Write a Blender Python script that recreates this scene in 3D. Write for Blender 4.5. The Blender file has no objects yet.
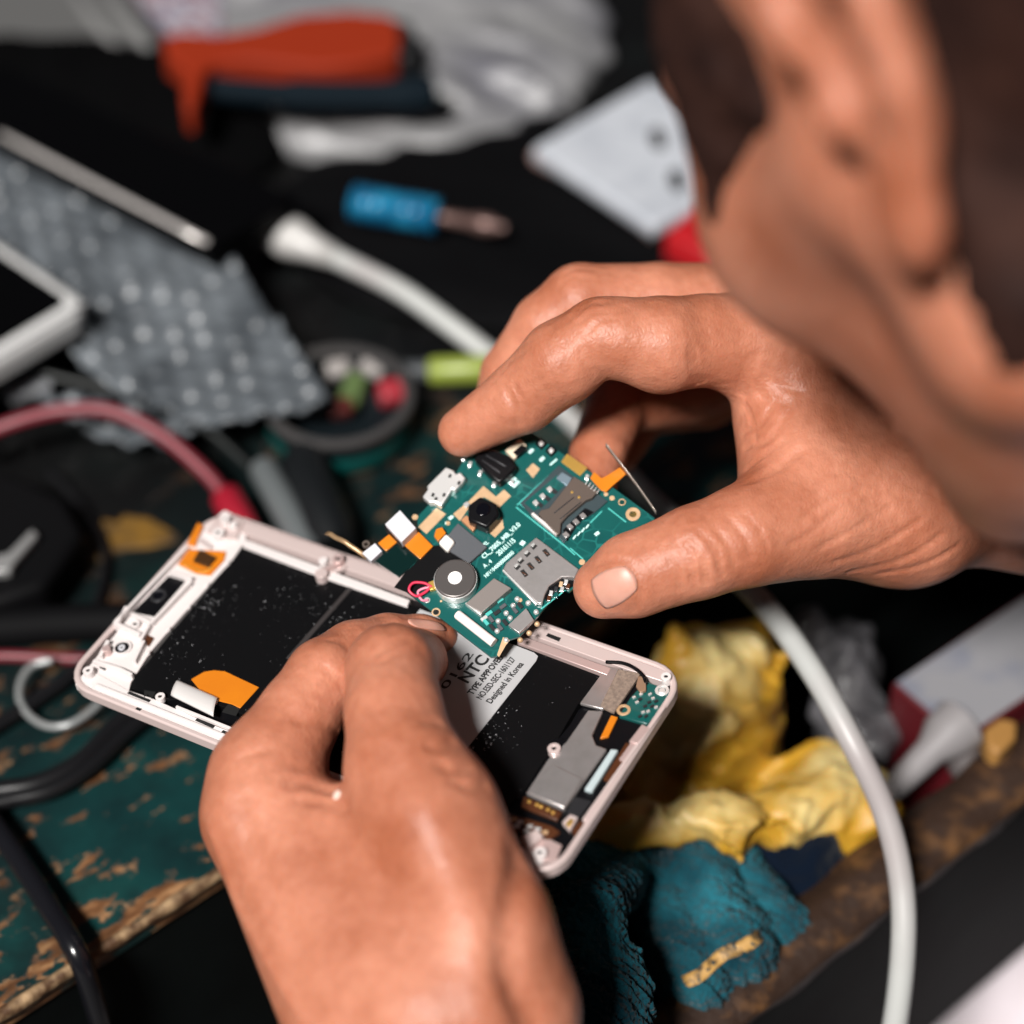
import bpy, bmesh, math, random
import numpy as np
from mathutils import Vector, Matrix, Quaternion
random.seed(7)
RNG = np.random.default_rng(7)
C = bpy.context.scene.collection
SC = bpy.context.scene

# ------------------------------------------------------------------ camera
CAM = np.array([0.0, -0.40, 0.48])
FPX = 50.0 / 24.0 * 1024.0
R_ = np.array([1.0, 0, 0])
S2 = math.sqrt(0.5)
U_ = np.array([0, S2, S2])
F_ = np.array([0, S2, -S2])

def cw(v):                      # camera-axes vector -> world vector
    return v[0] * R_ + v[1] * U_ + v[2] * F_

def ray(u, v):
    return (u - 512) / FPX * R_ + (512 - v) / FPX * U_ + F_

def pt(u, v, t):                # photo position at depth t -> world point
    return CAM + ray(u, v) * t

def onz(u, v, z=0.0):           # photo position on the level plane z
    d = ray(u, v)
    return CAM + d * ((z - CAM[2]) / d[2])

def onplane(u, v, p0, n):
    d = ray(u, v)
    return CAM + d * (np.dot(p0 - CAM, n) / np.dot(d, n))

cd = bpy.data.cameras.new('camera')
cd.lens = 50; cd.sensor_width = 24; cd.sensor_height = 24; cd.sensor_fit = 'AUTO'
cd.clip_start = 0.02; cd.clip_end = 50
cam = bpy.data.objects.new('camera', cd); C.objects.link(cam)
cam.location = CAM; cam.rotation_euler = (math.radians(45), 0, 0)
cd.dof.use_dof = True; cd.dof.focus_distance = 0.527; cd.dof.aperture_fstop = 2.9
SC.camera = cam

# ------------------------------------------------------------------ materials
def mat(name, col, rough=0.5, metal=0.0, spec=0.5, bump=None, var=None, sss=None, coat=0.0, trans=0.0, alpha=1.0, sheen=0.0):
    """bump=(scale, strength, distance)   var=(scale, colour2, lo, hi)"""
    m = bpy.data.materials.new(name); m.use_nodes = True
    nt = m.node_tree; n = nt.nodes; l = nt.links
    b = n['Principled BSDF']
    b.inputs['Base Color'].default_value = (*col, 1)
    b.inputs['Roughness'].default_value = rough
    b.inputs['Metallic'].default_value = metal
    b.inputs['Specular IOR Level'].default_value = spec
    b.inputs['Coat Weight'].default_value = coat
    b.inputs['Transmission Weight'].default_value = trans
    b.inputs['Alpha'].default_value = alpha
    b.inputs['Sheen Weight'].default_value = sheen
    if sss:
        b.inputs['Subsurface Weight'].default_value = sss[0]
        b.inputs['Subsurface Scale'].default_value = sss[1]
        b.inputs['Subsurface Radius'].default_value = (1.0, 0.35, 0.2)
    tc = n.new('ShaderNodeTexCoord')
    if var:
        nz = n.new('ShaderNodeTexNoise'); nz.inputs['Scale'].default_value = var[0]; nz.inputs['Detail'].default_value = 6
        l.new(tc.outputs['Object'], nz.inputs['Vector'])
        cr = n.new('ShaderNodeValToRGB'); cr.color_ramp.elements[0].position = var[2]; cr.color_ramp.elements[1].position = var[3]
        cr.color_ramp.elements[0].color = (*col, 1); cr.color_ramp.elements[1].color = (*var[1], 1)
        l.new(nz.outputs['Fac'], cr.inputs['Fac']); l.new(cr.outputs['Color'], b.inputs['Base Color'])
    if bump:
        nb = n.new('ShaderNodeTexNoise'); nb.inputs['Scale'].default_value = bump[0]; nb.inputs['Detail'].default_value = 4
        l.new(tc.outputs['Object'], nb.inputs['Vector'])
        bp = n.new('ShaderNodeBump'); bp.inputs['Strength'].default_value = bump[1]; bp.inputs['Distance'].default_value = bump[2]
        l.new(nb.outputs['Fac'], bp.inputs['Height']); l.new(bp.outputs['Normal'], b.inputs['Normal'])
    return m

# ------------------------------------------------------------------ mesh collecting
class MB:
    def __init__(s): s.v = []; s.f = []
    def add(s, vs, fs):
        o = len(s.v); s.v += [tuple(map(float, p)) for p in vs]; s.f += [tuple(i + o for i in f) for f in fs]; return s
    def prism(s, poly, z0, z1, top=None):
        """polygon of (x, y) pulled from z0 to z1; top = other polygon for the upper end"""
        poly = [tuple(p) for p in poly]; n = len(poly)
        a = sum(poly[i][0] * poly[(i + 1) % n][1] - poly[(i + 1) % n][0] * poly[i][1] for i in range(n))
        top = [tuple(p) for p in (top or poly)]
        if a < 0: poly = poly[::-1]; top = top[::-1]
        vs = [(x, y, z0) for x, y in poly] + [(x, y, z1) for x, y in top]
        fs = [tuple(range(n - 1, -1, -1)), tuple(range(n, 2 * n))] + [(i, (i + 1) % n, n + (i + 1) % n, n + i) for i in range(n)]
        return s.add(vs, fs)
    def ring(s, outer, inner, z0, z1):
        n = len(outer)
        vs = [(x, y, z) for z in (z0, z1) for x, y in outer] + [(x, y, z) for z in (z0, z1) for x, y in inner]
        fs = []
        for i in range(n):
            j = (i + 1) % n
            fs += [(i, j, n + j, n + i), (2 * n + j, 2 * n + i, 3 * n + i, 3 * n + j), (n + i, n + j, 3 * n + j, 3 * n + i), (j, i, 2 * n + i, 2 * n + j)]
        return s.add(vs, fs)
    def box(s, c, h, ax=0.0):
        ca, sa = math.cos(ax), math.sin(ax)
        p = [(c[0] + ca * x - sa * y, c[1] + sa * x + ca * y) for x, y in ((-h[0], -h[1]), (h[0], -h[1]), (h[0], h[1]), (-h[0], h[1]))]
        return s.prism(p, c[2] - h[2], c[2] + h[2])
    def cyl(s, c, r, z0, z1, n=24, r2=None, ry=None):
        p = [(c[0] + r * math.cos(2 * math.pi * i / n), c[1] + (ry or r) * math.sin(2 * math.pi * i / n)) for i in range(n)]
        k = (r2 / r) if r2 else 1
        t = [(c[0] + (x - c[0]) * k, c[1] + (y - c[1]) * k) for x, y in p]
        return s.prism(p, z0, z1, t)
    def pipe(s, c, r0, r1, z0, z1, n=24):
        o = [(c[0] + r1 * math.cos(2 * math.pi * i / n), c[1] + r1 * math.sin(2 * math.pi * i / n)) for i in range(n)]
        q = [(c[0] + r0 * math.cos(2 * math.pi * i / n), c[1] + r0 * math.sin(2 * math.pi * i / n)) for i in range(n)]
        return s.ring(o, q, z0, z1)
    def lathe(s, prof, n=40, M=None, loop=False):
        """prof: [(r, z)] from bottom to top, closed at the ends"""
        vs = []; fs = []; m = len(prof)
        for r, z in prof:
            for i in range(n):
                a = 2 * math.pi * i / n; vs.append((r * math.cos(a), r * math.sin(a), z))
        for k in range(m - 1):
            for i in range(n):
                j = (i + 1) % n; fs.append((k * n + i, k * n + j, (k + 1) * n + j, (k + 1) * n + i))
        if loop: fs += [((m - 1) * n + i, (m - 1) * n + (i + 1) % n, (i + 1) % n, i) for i in range(n)]
        else: fs += [tuple(range(n - 1, -1, -1)), tuple((m - 1) * n + i for i in range(n))]
        if M is not None: vs = [tuple(M @ Vector(p)) for p in vs]
        return s.add(vs, fs)
    def tube(s, pts, r, n=10):
        """r: number or list"""
        pts = [Vector(p) for p in pts]; m = len(pts)
        rs = r if hasattr(r, '__len__') else [r] * m
        vs = []; fs = []
        t0 = (pts[1] - pts[0]).normalized()
        nrm = t0.orthogonal().normalized()
        prev = t0
        for k in range(m):
            t = (pts[min(k + 1, m - 1)] - pts[max(k - 1, 0)]).normalized()
            q = prev.rotation_difference(t); nrm = (q @ nrm).normalized(); prev = t
            bn = t.cross(nrm).normalized()
            for i in range(n):
                a = 2 * math.pi * i / n
                vs.append(pts[k] + rs[k] * (math.cos(a) * nrm + math.sin(a) * bn))
        for k in range(m - 1):
            for i in range(n):
                j = (i + 1) % n; fs.append((k * n + i, k * n + j, (k + 1) * n + j, (k + 1) * n + i))
        fs += [tuple(range(n - 1, -1, -1)), tuple((m - 1) * n + i for i in range(n))]
        return s.add(vs, fs)
    def sheet(s, G, th=0.0):
        """G: grid[i][j] of points"""
        G = np.asarray(G, float); a, b = G.shape[:2]
        vs = G.reshape(-1, 3); fs = [(i * b + j, (i + 1) * b + j, (i + 1) * b + j + 1, i * b + j + 1) for i in range(a - 1) for j in range(b - 1)]
        return s.add(vs, fs)
    def build(s, name, m, parent=None, smooth=False, bevel=0.0, solid=0.0, sub=0, seg=2):
        me = bpy.data.meshes.new(name); me.from_pydata(s.v, [], s.f)
        bm = bmesh.new(); bm.from_mesh(me); bmesh.ops.recalc_face_normals(bm, faces=bm.faces); bm.to_mesh(me); bm.free()
        o = bpy.data.objects.new(name, me); C.objects.link(o)
        if m: me.materials.append(m)
        if parent is not None: o.parent = parent
        if bevel:
            q = o.modifiers.new('bevel', 'BEVEL'); q.width = bevel; q.segments = seg; q.limit_method = 'ANGLE'; q.angle_limit = math.radians(35)
        if solid:
            q = o.modifiers.new('solid', 'SOLIDIFY'); q.thickness = solid; q.offset = 0
        if sub:
            q = o.modifiers.new('sub', 'SUBSURF'); q.levels = sub; q.render_levels = sub
        if smooth is True:
            me.polygons.foreach_set('use_smooth', [True] * len(me.polygons))
        elif smooth:
            me.polygons.foreach_set('use_smooth', [True] * len(me.polygons)); me.set_sharp_from_angle(angle=math.radians(smooth))
        return o

def empty(name, loc=(0, 0, 0), M=None):
    o = bpy.data.objects.new(name, None); C.objects.link(o); o.empty_display_size = 0.01
    if M is not None: o.matrix_world = M
    else: o.location = loc
    return o

def tag(o, label=None, cat=None, group=None, kind=None):
    if label: o['label'] = label
    if cat: o['category'] = cat
    if group: o['group'] = group
    if kind: o['kind'] = kind
    return o

def spline(pts, n=12):
    """smooth curve through the points (Catmull-Rom)"""
    P = [np.asarray(p, float) for p in pts]
    P = [2 * P[0] - P[1]] + P + [2 * P[-1] - P[-2]]
    out = []
    for k in range(1, len(P) - 2):
        a, b, c, d = P[k - 1:k + 3]
        for i in range(n):
            t = i / n
            out.append(0.5 * ((2 * b) + (c - a) * t + (2 * a - 5 * b + 4 * c - d) * t * t + (3 * b - a - 3 * c + d) * t ** 3))
    out.append(P[-2]); return out

def rrect(w, h, r, n=6):
    out = []
    for cx, cy, a0 in ((w - r, h - r, 0), (-w + r, h - r, 90), (-w + r, -h + r, 180), (w - r, -h + r, 270)):
        for i in range(n + 1):
            a = math.radians(a0 + 90 * i / n); out.append((cx + r * math.cos(a), cy + r * math.sin(a)))
    return out

def text_mesh(body, size, M, m, parent, name='lettering', depth=0.00002, align='LEFT', bold=0.0, sx=1.0):
    cu = bpy.data.curves.new(name, 'FONT'); cu.body = body; cu.size = size; cu.extrude = depth; cu.align_x = align; cu.offset = bold
    t = bpy.data.objects.new(name + '_tmp', cu); C.objects.link(t)
    bpy.context.view_layer.update()
    me = bpy.data.meshes.new_from_object(t.evaluated_get(bpy.context.evaluated_depsgraph_get()))
    bpy.data.objects.remove(t)
    me.transform(M @ Matrix.Diagonal((sx, 1, 1, 1))); me.materials.clear(); me.materials.append(m)
    o = bpy.data.objects.new(name, me); C.objects.link(o); o.parent = parent
    return o

# ------------------------------------------------------------------ implicit surfaces
def rcone(P, a, b, r1, r2):
    ba = b - a; l2 = ba @ ba
    if l2 < 1e-12: return np.linalg.norm(P - a, axis=1) - max(r1, r2)
    rr = r1 - r2; a2 = l2 - rr * rr; il2 = 1 / l2
    pa = P - a; y = pa @ ba; z = y - l2
    w = pa * l2 - y[:, None] * ba; x2 = np.einsum('ij,ij->i', w, w); y2 = y * y * l2; z2 = z * z * l2
    k = np.sign(rr) * rr * rr * x2
    d = (np.sqrt(np.maximum(x2 * a2 * il2, 0)) + y * rr) * il2 - r1
    c1 = np.sign(z) * a2 * z2 > k
    c2 = (~c1) & (np.sign(y) * a2 * y2 < k)
    d = np.where(c1, np.sqrt(x2 + z2) * il2 - r2, d)
    return np.where(c2, np.sqrt(x2 + y2) * il2 - r1, d)

def ellip(P, c, r, B=None):
    q = P - c
    if B is not None: q = q @ B.T
    r = np.asarray(r, float)
    k0 = np.linalg.norm(q / r, axis=1); k1 = np.linalg.norm(q / (r * r), axis=1)
    return k0 * (k0 - 1) / np.maximum(k1, 1e-9)

def smin(a, b, k):
    h = np.maximum(k - np.abs(a - b), 0) / k
    return np.minimum(a, b) - h * h * h * k / 6

def smax(a, b, k): return -smin(-a, -b, k)

def chain(P, js, k=0.003):
    """js: [(point, radius)]"""
    d = None
    for (a, ra), (b, rb) in zip(js[:-1], js[1:]):
        e = rcone(P, a, b, ra, rb); d = e if d is None else smin(d, e, k)
    return d

def mesh_sdf(f, lo, hi, h, B=8):
    lo = np.asarray(lo, float); n = np.ceil((np.asarray(hi) - lo) / h / B).astype(int) * B + 1
    nb = (n - 1) // B
    g = np.stack(np.meshgrid(*[np.arange(k) for k in nb], indexing='ij'), -1).reshape(-1, 3)
    dc = f(lo + (g + 0.5) * B * h)
    D = np.repeat(np.repeat(np.repeat(dc.reshape(nb), B, 0), B, 1), B, 2)
    D = np.pad(D, ((0, 1), (0, 1), (0, 1)), mode='edge').astype(np.float32)
    act = np.zeros(nb, bool); act.reshape(-1)[:] = np.abs(dc) < B * h * 1.25
    M = np.zeros(n, bool)
    Ma = np.repeat(np.repeat(np.repeat(act, B, 0), B, 1), B, 2)
    for dx in (0, 1):
        for dy in (0, 1):
            for dz in (0, 1):
                M[dx:dx + Ma.shape[0], dy:dy + Ma.shape[1], dz:dz + Ma.shape[2]] |= Ma
    idx = np.argwhere(M); val = np.empty(len(idx), np.float32)
    for s in range(0, len(idx), 400000):
        val[s:s + 400000] = f(lo + idx[s:s + 400000] * h)
    D[M] = val
    ins = D < 0
    X, Y, Z = [k - 1 for k in n]
    cnt = np.zeros((X, Y, Z), np.int8)
    for dx in (0, 1):
        for dy in (0, 1):
            for dz in (0, 1):
                cnt += ins[dx:dx + X, dy:dy + Y, dz:dz + Z]
    cell = np.argwhere((cnt > 0) & (cnt < 8))
    ind = -np.ones((X, Y, Z), np.int64); ind[tuple(cell.T)] = np.arange(len(cell))
    acc = np.zeros((len(cell), 3)); num = np.zeros(len(cell))
    cor = np.array([(x, y, z) for x in (0, 1) for y in (0, 1) for z in (0, 1)])
    for i in range(8):
        for j in range(i + 1, 8):
            if np.abs(cor[i] - cor[j]).sum() != 1: continue
            a = D[tuple((cell + cor[i]).T)]; b = D[tuple((cell + cor[j]).T)]
            m = (a < 0) != (b < 0)
            t = np.where(m, a / np.where(m, a - b, 1), 0)
            acc += m[:, None] * (cor[i] + t[:, None] * (cor[j] - cor[i])); num += m
    V = lo + (cell + acc / num[:, None]) * h
    Q = []
    for ax in range(3):
        o1, o2 = [(1, 2), (2, 0), (0, 1)][ax]
        sl = [slice(None)] * 3; sl2 = [slice(None)] * 3
        sl[ax] = slice(0, -1); sl2[ax] = slice(1, None)
        ch = ins[tuple(sl)] != ins[tuple(sl2)]
        e = np.argwhere(ch)
        e = e[(e[:, o1] > 0) & (e[:, o2] > 0) & (e[:, o1] < n[o1] - 1) & (e[:, o2] < n[o2] - 1)]
        u1 = np.zeros(3, int); u1[o1] = 1; u2 = np.zeros(3, int); u2[o2] = 1
        q = np.stack([ind[tuple((e - u1 - u2).T)], ind[tuple((e - u2).T)], ind[tuple(e.T)], ind[tuple((e - u1).T)]], 1)
        fl = ~ins[tuple(e.T)]
        q[fl] = q[fl][:, ::-1]; Q.append(q)
    Q = np.concatenate(Q); Q = Q[(Q >= 0).all(1)]
    return V, Q

TET = np.array([[1, -1, -1], [-1, -1, 1], [-1, 1, -1], [1, 1, 1]], float)
def grad(f, P, e):
    g = np.zeros_like(P)
    for t in TET: g += t * f(P + t * e)[:, None]
    return g / np.maximum(np.linalg.norm(g, axis=1), 1e-12)[:, None]

def project(f, V, e, it=2, lim=None):
    V = V.copy()
    for _ in range(it):
        d = f(V)
        if lim: d = np.clip(d, -lim, lim)
        V -= d[:, None] * grad(f, V, e)
    return V

def np_mesh(name, V, Q, m, parent=None, smooth=True):
    me = bpy.data.meshes.new(name)
    me.vertices.add(len(V)); me.vertices.foreach_set('co', np.ascontiguousarray(V, np.float32).ravel())
    k = Q.shape[1]
    me.loops.add(Q.size); me.loops.foreach_set('vertex_index', np.ascontiguousarray(Q, np.int32).ravel())
    me.polygons.add(len(Q)); me.polygons.foreach_set('loop_start', np.arange(0, Q.size, k, dtype=np.int32))
    me.update(calc_edges=True); me.validate()
    me.polygons.foreach_set('use_smooth', [smooth] * len(me.polygons))
    o = bpy.data.objects.new(name, me); C.objects.link(o); me.materials.append(m)
    if parent is not None: o.parent = parent
    return o

def compact(V, Q):
    u, inv = np.unique(Q, return_inverse=True)
    return V[u], inv.reshape(Q.shape)

def march(f, u, v, t0=0.3, t1=0.9):
    d = ray(u, v); L = np.linalg.norm(d); t = t0
    for _ in range(200):
        e = f((CAM + d * t)[None])[0]
        if e < 1e-5: break
        t += e * 0.9 / L
        if t > t1: return None
    return CAM + d * t
# ================================================================== PERSON
def skin_material():
    m = bpy.data.materials.new('skin'); m.use_nodes = True
    nt = m.node_tree; n = nt.nodes; l = nt.links; b = n['Principled BSDF']
    tc = n.new('ShaderNodeTexCoord')
    nz = n.new('ShaderNodeTexNoise'); nz.inputs['Scale'].default_value = 45; nz.inputs['Detail'].default_value = 5
    l.new(tc.outputs['Object'], nz.inputs['Vector'])
    cr = n.new('ShaderNodeValToRGB')
    e = cr.color_ramp.elements
    e[0].position = 0.30; e[0].color = (0.335, 0.105, 0.052, 1)
    e[1].position = 0.68; e[1].color = (0.545, 0.225, 0.140, 1)
    l.new(nz.outputs['Fac'], cr.inputs['Fac'])
    n2 = n.new('ShaderNodeTexNoise'); n2.inputs['Scale'].default_value = 420; n2.inputs['Detail'].default_value = 3
    l.new(tc.outputs['Object'], n2.inputs['Vector'])
    mx = n.new('ShaderNodeMix'); mx.data_type = 'RGBA'; mx.blend_type = 'MULTIPLY'; mx.inputs[0].default_value = 0.35
    r2 = n.new('ShaderNodeValToRGB'); r2.color_ramp.elements[0].position = 0.3; r2.color_ramp.elements[0].color = (0.72, 0.6, 0.55, 1); r2.color_ramp.elements[1].position = 0.6
    l.new(n2.outputs['Fac'], r2.inputs['Fac']); l.new(cr.outputs['Color'], mx.inputs[6]); l.new(r2.outputs['Color'], mx.inputs[7])
    l.new(mx.outputs[2], b.inputs['Base Color'])
    b.inputs['Roughness'].default_value = 0.47
    b.inputs['Specular IOR Level'].default_value = 0.38
    b.inputs['Subsurface Weight'].default_value = 0.25
    b.inputs['Subsurface Scale'].default_value = 0.003
    b.inputs['Subsurface Radius'].default_value = (1.0, 0.3, 0.15)
    # fine crossing skin lines
    vo = n.new('ShaderNodeTexVoronoi'); vo.feature = 'DISTANCE_TO_EDGE'; vo.inputs['Scale'].default_value = 900
    mp = n.new('ShaderNodeMapping'); mp.inputs['Rotation'].default_value = (0.4, 0.3, 0.7); mp.inputs['Scale'].default_value = (1, 0.45, 1)
    l.new(tc.outputs['Object'], mp.inputs['Vector']); l.new(mp.outputs['Vector'], vo.inputs['Vector'])
    b1 = n.new('ShaderNodeBump'); b1.inputs['Strength'].default_value = 0.30; b1.inputs['Distance'].default_value = 0.0004
    l.new(vo.outputs['Distance'], b1.inputs['Height'])
    b2 = n.new('ShaderNodeBump'); b2.inputs['Strength'].default_value = 0.55; b2.inputs['Distance'].default_value = 0.0008
    n3 = n.new('ShaderNodeTexNoise'); n3.inputs['Scale'].default_value = 250; n3.inputs['Detail'].default_value = 5
    l.new(tc.outputs['Object'], n3.inputs['Vector']); l.new(n3.outputs['Fac'], b2.inputs['Height']); l.new(b1.outputs['Normal'], b2.inputs['Normal'])
    l.new(b2.outputs['Normal'], b.inputs['Normal'])
    return m
SKIN = skin_material()

DT = 0.0
def J(u, v, t, r): return (pt(u, v, t + DT), r * (t + DT) / FPX)

DT = -0.001
# ---- right hand -------------------------------------------------------------
RH = dict(
    index=[J(463,432,.549,25), J(522,397,.543,36), J(562,362,.537,42), J(600,336,.534,38), J(618,338,.534,40), J(662,345,.536,48), J(690,342,.539,45), J(706,340,.540,45), J(758,345,.546,52)],
    middle=[J(492,420,.577,22), J(512,375,.572,31), J(548,328,.567,36), J(580,302,.565,38), J(660,304,.568,41), J(770,312,.575,50)],
    ring=[J(592,498,.555,21), J(598,455,.566,28), J(618,403,.584,32), J(690,388,.594,36), J(765,345,.598,46)],
    pinky=[J(618,455,.600,20), J(645,412,.612,24), J(705,398,.620,30), J(775,360,.618,42)],
    thumb=[J(604,588,.527,31), J(634,575,.524,42), J(697,552,.523,47), J(745,536,.526,51), J(815,512,.536,66), J(905,504,.550,74)],
    palm=[[J(758,345,.546,52), J(965,470,.560,72)], [J(770,312,.575,50), J(975,462,.572,72)], [J(768,345,.598,46), J(985,468,.584,66)],
          [J(792,418,.548,50), J(803,468,.542,56)], [J(803,468,.542,56), J(905,504,.550,74)], [J(792,418,.548,50), J(900,440,.556,70)]],
    wrist=[J(905,504,.550,74), J(970,480,.566,78), J(1040,488,.570,80), J(1180,490,.578,92)])
DT = -0.009
# ---- left hand --------------------------------------------------------------
LH = dict(
    index=[J(437,640,.549,21), J(420,640,.546,25), J(388,645,.540,31), J(355,657,.533,36), J(326,678,.526,40), J(300,715,.521,42), J(265,775,.515,50)],
    thumb=[J(430,668,.549,21), J(416,660,.535,30), J(391,669,.514,45), J(394,712,.504,49), J(402,760,.497,56), J(428,818,.493,64)],
    middle=[J(420,712,.558,26), J(380,735,.566,32), J(330,780,.562,36), J(285,820,.548,50)],
    ring=[J(440,760,.570,26), J(390,790,.578,30), J(345,830,.578,34), J(315,860,.562,48)],
    pinky=[J(450,820,.578,22), J(410,840,.586,26), J(370,870,.586,30), J(345,905,.572,44)],
    palm=[[J(265,775,.515,50), J(268,815,.512,62), J(380,1010,.492,95)], [J(430,815,.493,66), J(478,930,.485,72), J(500,1010,.486,80)], [J(285,820,.545,52), J(410,1010,.515,80)],
          [J(315,860,.562,48), J(430,1015,.525,75)], [J(345,905,.572,44), J(450,1020,.530,70)],
          [J(340,850,.505,62), J(425,1010,.482,80)], [J(400,850,.500,62), J(455,1010,.481,80)]],
    wrist=[J(430,1010,.498,95), J(470,1080,.492,100), J(560,1250,.486,120)])

def hand_sdf(H, kf, kp=0.010):
    jx = [p for k in ('index', 'middle', 'ring', 'pinky', 'thumb') for p, _ in H[k]] + [p for c in H['palm'] for p, _ in c] + [p for p, _ in H['wrist']]
    def f(P):
        d = chain(P, H['wrist'], 0.01)
        for c in H['palm']: d = smin(d, chain(P, c, 0.006), kp)
        out = d
        for k in ('index', 'middle', 'ring', 'pinky', 'thumb'):
            e = smin(d, chain(P, H[k], 0.0022), kf[k])
            out = e if out is d else smin(out, e, 0.0012)
        return out
    return f
RHF = hand_sdf(RH, dict(index=.008, middle=.008, ring=.008, pinky=.008, thumb=.012))
LHF = hand_sdf(LH, dict(index=.010, middle=.008, ring=.008, pinky=.008, thumb=.012))

def detail(f, marks):
    """marks: ([(u, v), ...], width in px, depth in px; negative raises a ridge)"""
    segs = []
    for poly, w, dep in marks:
        W = [march(f, u, v) for u, v in poly]; W = [p for p in W if p is not None]
        if len(W) > 2: W = spline(W, 3)
        for a, b in zip(W[:-1], W[1:]): segs.append((a, b, w * .00026, dep * (.00040 if dep > 0 else .00026)))
    A = np.array([s[0] for s in segs]); Bv = np.array([s[1] for s in segs]); w = np.array([s[2] for s in segs]); dp = np.array([s[3] for s in segs])
    def g(P):
        d = f(P)
        neg = np.zeros(len(P)); pos = np.zeros(len(P))
        for i in range(len(segs)):
            ba = Bv[i] - A[i]; L = max(ba @ ba, 1e-12)
            near = np.nonzero(np.einsum('ij,ij->i', P - (A[i] + Bv[i]) / 2, P - (A[i] + Bv[i]) / 2) < (math.sqrt(L) / 2 + 3 * w[i]) ** 2)[0]
            if not len(near): continue
            pa = P[near] - A[i]
            t = np.clip(pa @ ba / L, 0, 1)
            q = pa - t[:, None] * ba
            e = dp[i] * np.exp(-np.einsum('ij,ij->i', q, q) / w[i] ** 2)
            if dp[i] > 0: pos[near] = np.maximum(pos[near], e)
            else: neg[near] = np.minimum(neg[near], e)
        return d + pos + neg
    return g

RMARKS = [
    # index finger
    ([(598,378),(590,368),(585,352)], 4, 4), ([(700,382),(694,370),(692,350)], 4, 3.5), ([(742,392),(746,375),(752,360)], 5, 4),
    ([(578,313),(590,303),(604,303)], 3, 1.6), ([(580,322),(594,312),(608,312)], 2.5, 1.4), ([(589,332),(597,322),(611,318)], 2.5, 1.2), ([(568,322),(578,308),(590,300)], 2.5, 1.2),
    ([(612,320),(618,312),(634,306)], 2.2, .8), ([(630,325),(640,312),(652,304)], 2.2, .7), ([(520,424),(516,408),(508,392)], 4, 1.8), ([(528,420),(524,404),(514,386)], 3, 1.2),
    ([(500,372),(512,360),(524,352)], 2.5, .8),
    # web and palm side
    ([(742,432),(760,425),(776,400)], 3, 1.6), ([(744,448),(770,440),(790,408)], 3, 1.5), ([(746,470),(768,452),(786,440)], 3, 1.5), ([(748,482),(775,470),(800,452)], 4, 2.2),
    ([(758,392),(772,402),(790,404)], 3, 1.2), ([(765,378),(782,386),(800,392)], 3, 1.0), ([(745,405),(752,420),(756,440)], 2.5, 1.2),
    # thumb knuckle
    ([(680,545),(690,560),(694,585)], 3.2, 2.6), ([(690,540),(702,556),(706,582)], 3.4, 2.8), ([(700,532),(714,548),(722,574)], 3, 2.2), ([(712,526),(728,545),(734,565)], 2.6, 1.5),
    ([(668,560),(676,572),(680,590)], 2.4, 1.2), ([(728,520),(744,536),(750,556)], 2.4, 1.2), ([(745,515),(760,530),(768,552)], 2.2, .9),
    # thenar wrinkles running to the wrist
    ([(800,520),(830,500),(860,490)], 3, 1.0), ([(820,548),(856,528),(890,508)], 3, 1.3), ([(836,562),(876,548),(920,520)], 3, 1.5), ([(850,572),(896,562),(945,532)], 3.2, 1.7),
    ([(880,574),(920,566),(960,544)], 3, 1.5), ([(790,545),(812,532),(836,512)], 2.6, .9), ([(900,480),(930,492),(955,500)], 3, 1.2),
    ([(844,470),(862,482),(880,486)], 2.5, .8), ([(815,490),(830,476),(850,470)], 2.5, .8),
    # middle finger knuckle
    ([(565,275),(578,268),(596,270)], 3, 1.6), ([(560,284),(574,276),(590,278)], 2.5, 1.2), ([(575,264),(590,262),(606,266)], 2.5, 1.0),
    # nail fold of the thumb
    ([(594,566),(612,560),(630,563),(640,578),(640,600),(630,612)], 2.6, 1.8),
]
LMARKS = [
    ([(343,688),(334,676),(322,666)], 3, 2.2), ([(392,632),(386,624),(380,616)], 3.2, 2.0), ([(348,648),(340,642),(330,640)], 3, 1.0),
    ([(338,732),(318,724),(296,720)], 4, 1.6), ([(330,790),(310,784),(290,782)], 7, 2), ([(345,808),(325,802),(300,800)], 6, 1.6), ([(268,772),(282,764),(300,768)], 6, 1.3),
    ([(238,760),(255,752),(270,750)], 4, 1.0),
    ([(452,742),(442,748),(430,746)], 5, 2.2), ([(470,768),(455,772),(440,765)], 5, 2.2), ([(486,786),(470,788),(452,780)], 5, 1.8), ([(448,716),(438,722),(425,722)], 4, 1.3),
    ([(410,640),(396,643),(380,652)], 4, 1.0), ([(420,650),(400,652),(382,662)], 4, .9),
    # tendon and bones on the back
    ([(212,830),(236,900),(270,965),(300,1015)], 8, -3.0), ([(428,820),(455,890),(478,960),(490,1015)], 26, -6), ([(240,800),(262,870),(300,950)], 12, 2.0),
    ([(520,860),(508,920),(510,980),(530,1020)], 14, 5),
    # nail fold of the index finger
    ([(402,617),(422,618),(440,624),(448,634)], 2.2, 1.0),
]
RHD = detail(RHF, RMARKS)
LHD = detail(LHF, LMARKS)

# ---- head -------------------------------------------------------------------
HF = cw((-.4506, -.2027, .8694)); HL = cw((-.7949, -.3522, -.4941)); HU = cw((-.4063, .9137, .0025))
HF /= np.linalg.norm(HF); HL -= HF * (HL @ HF); HL /= np.linalg.norm(HL)
HUx = np.cross(HF, HL); HU = HUx if HUx @ HU > 0 else -HUx
HB = np.stack([HF, HL, HU])                    # world -> head axes (rows)
EARC = np.array([-12., 84., 7.])
HO = pt(863, 98, .338) - (np.array([-12., 84., 2.]) / 1000) @ HB      # head origin in the world
def hw(p): return HO + (np.asarray(p, float) / 1000) @ HB
A3 = lambda *p: np.array(p, float)

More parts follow.
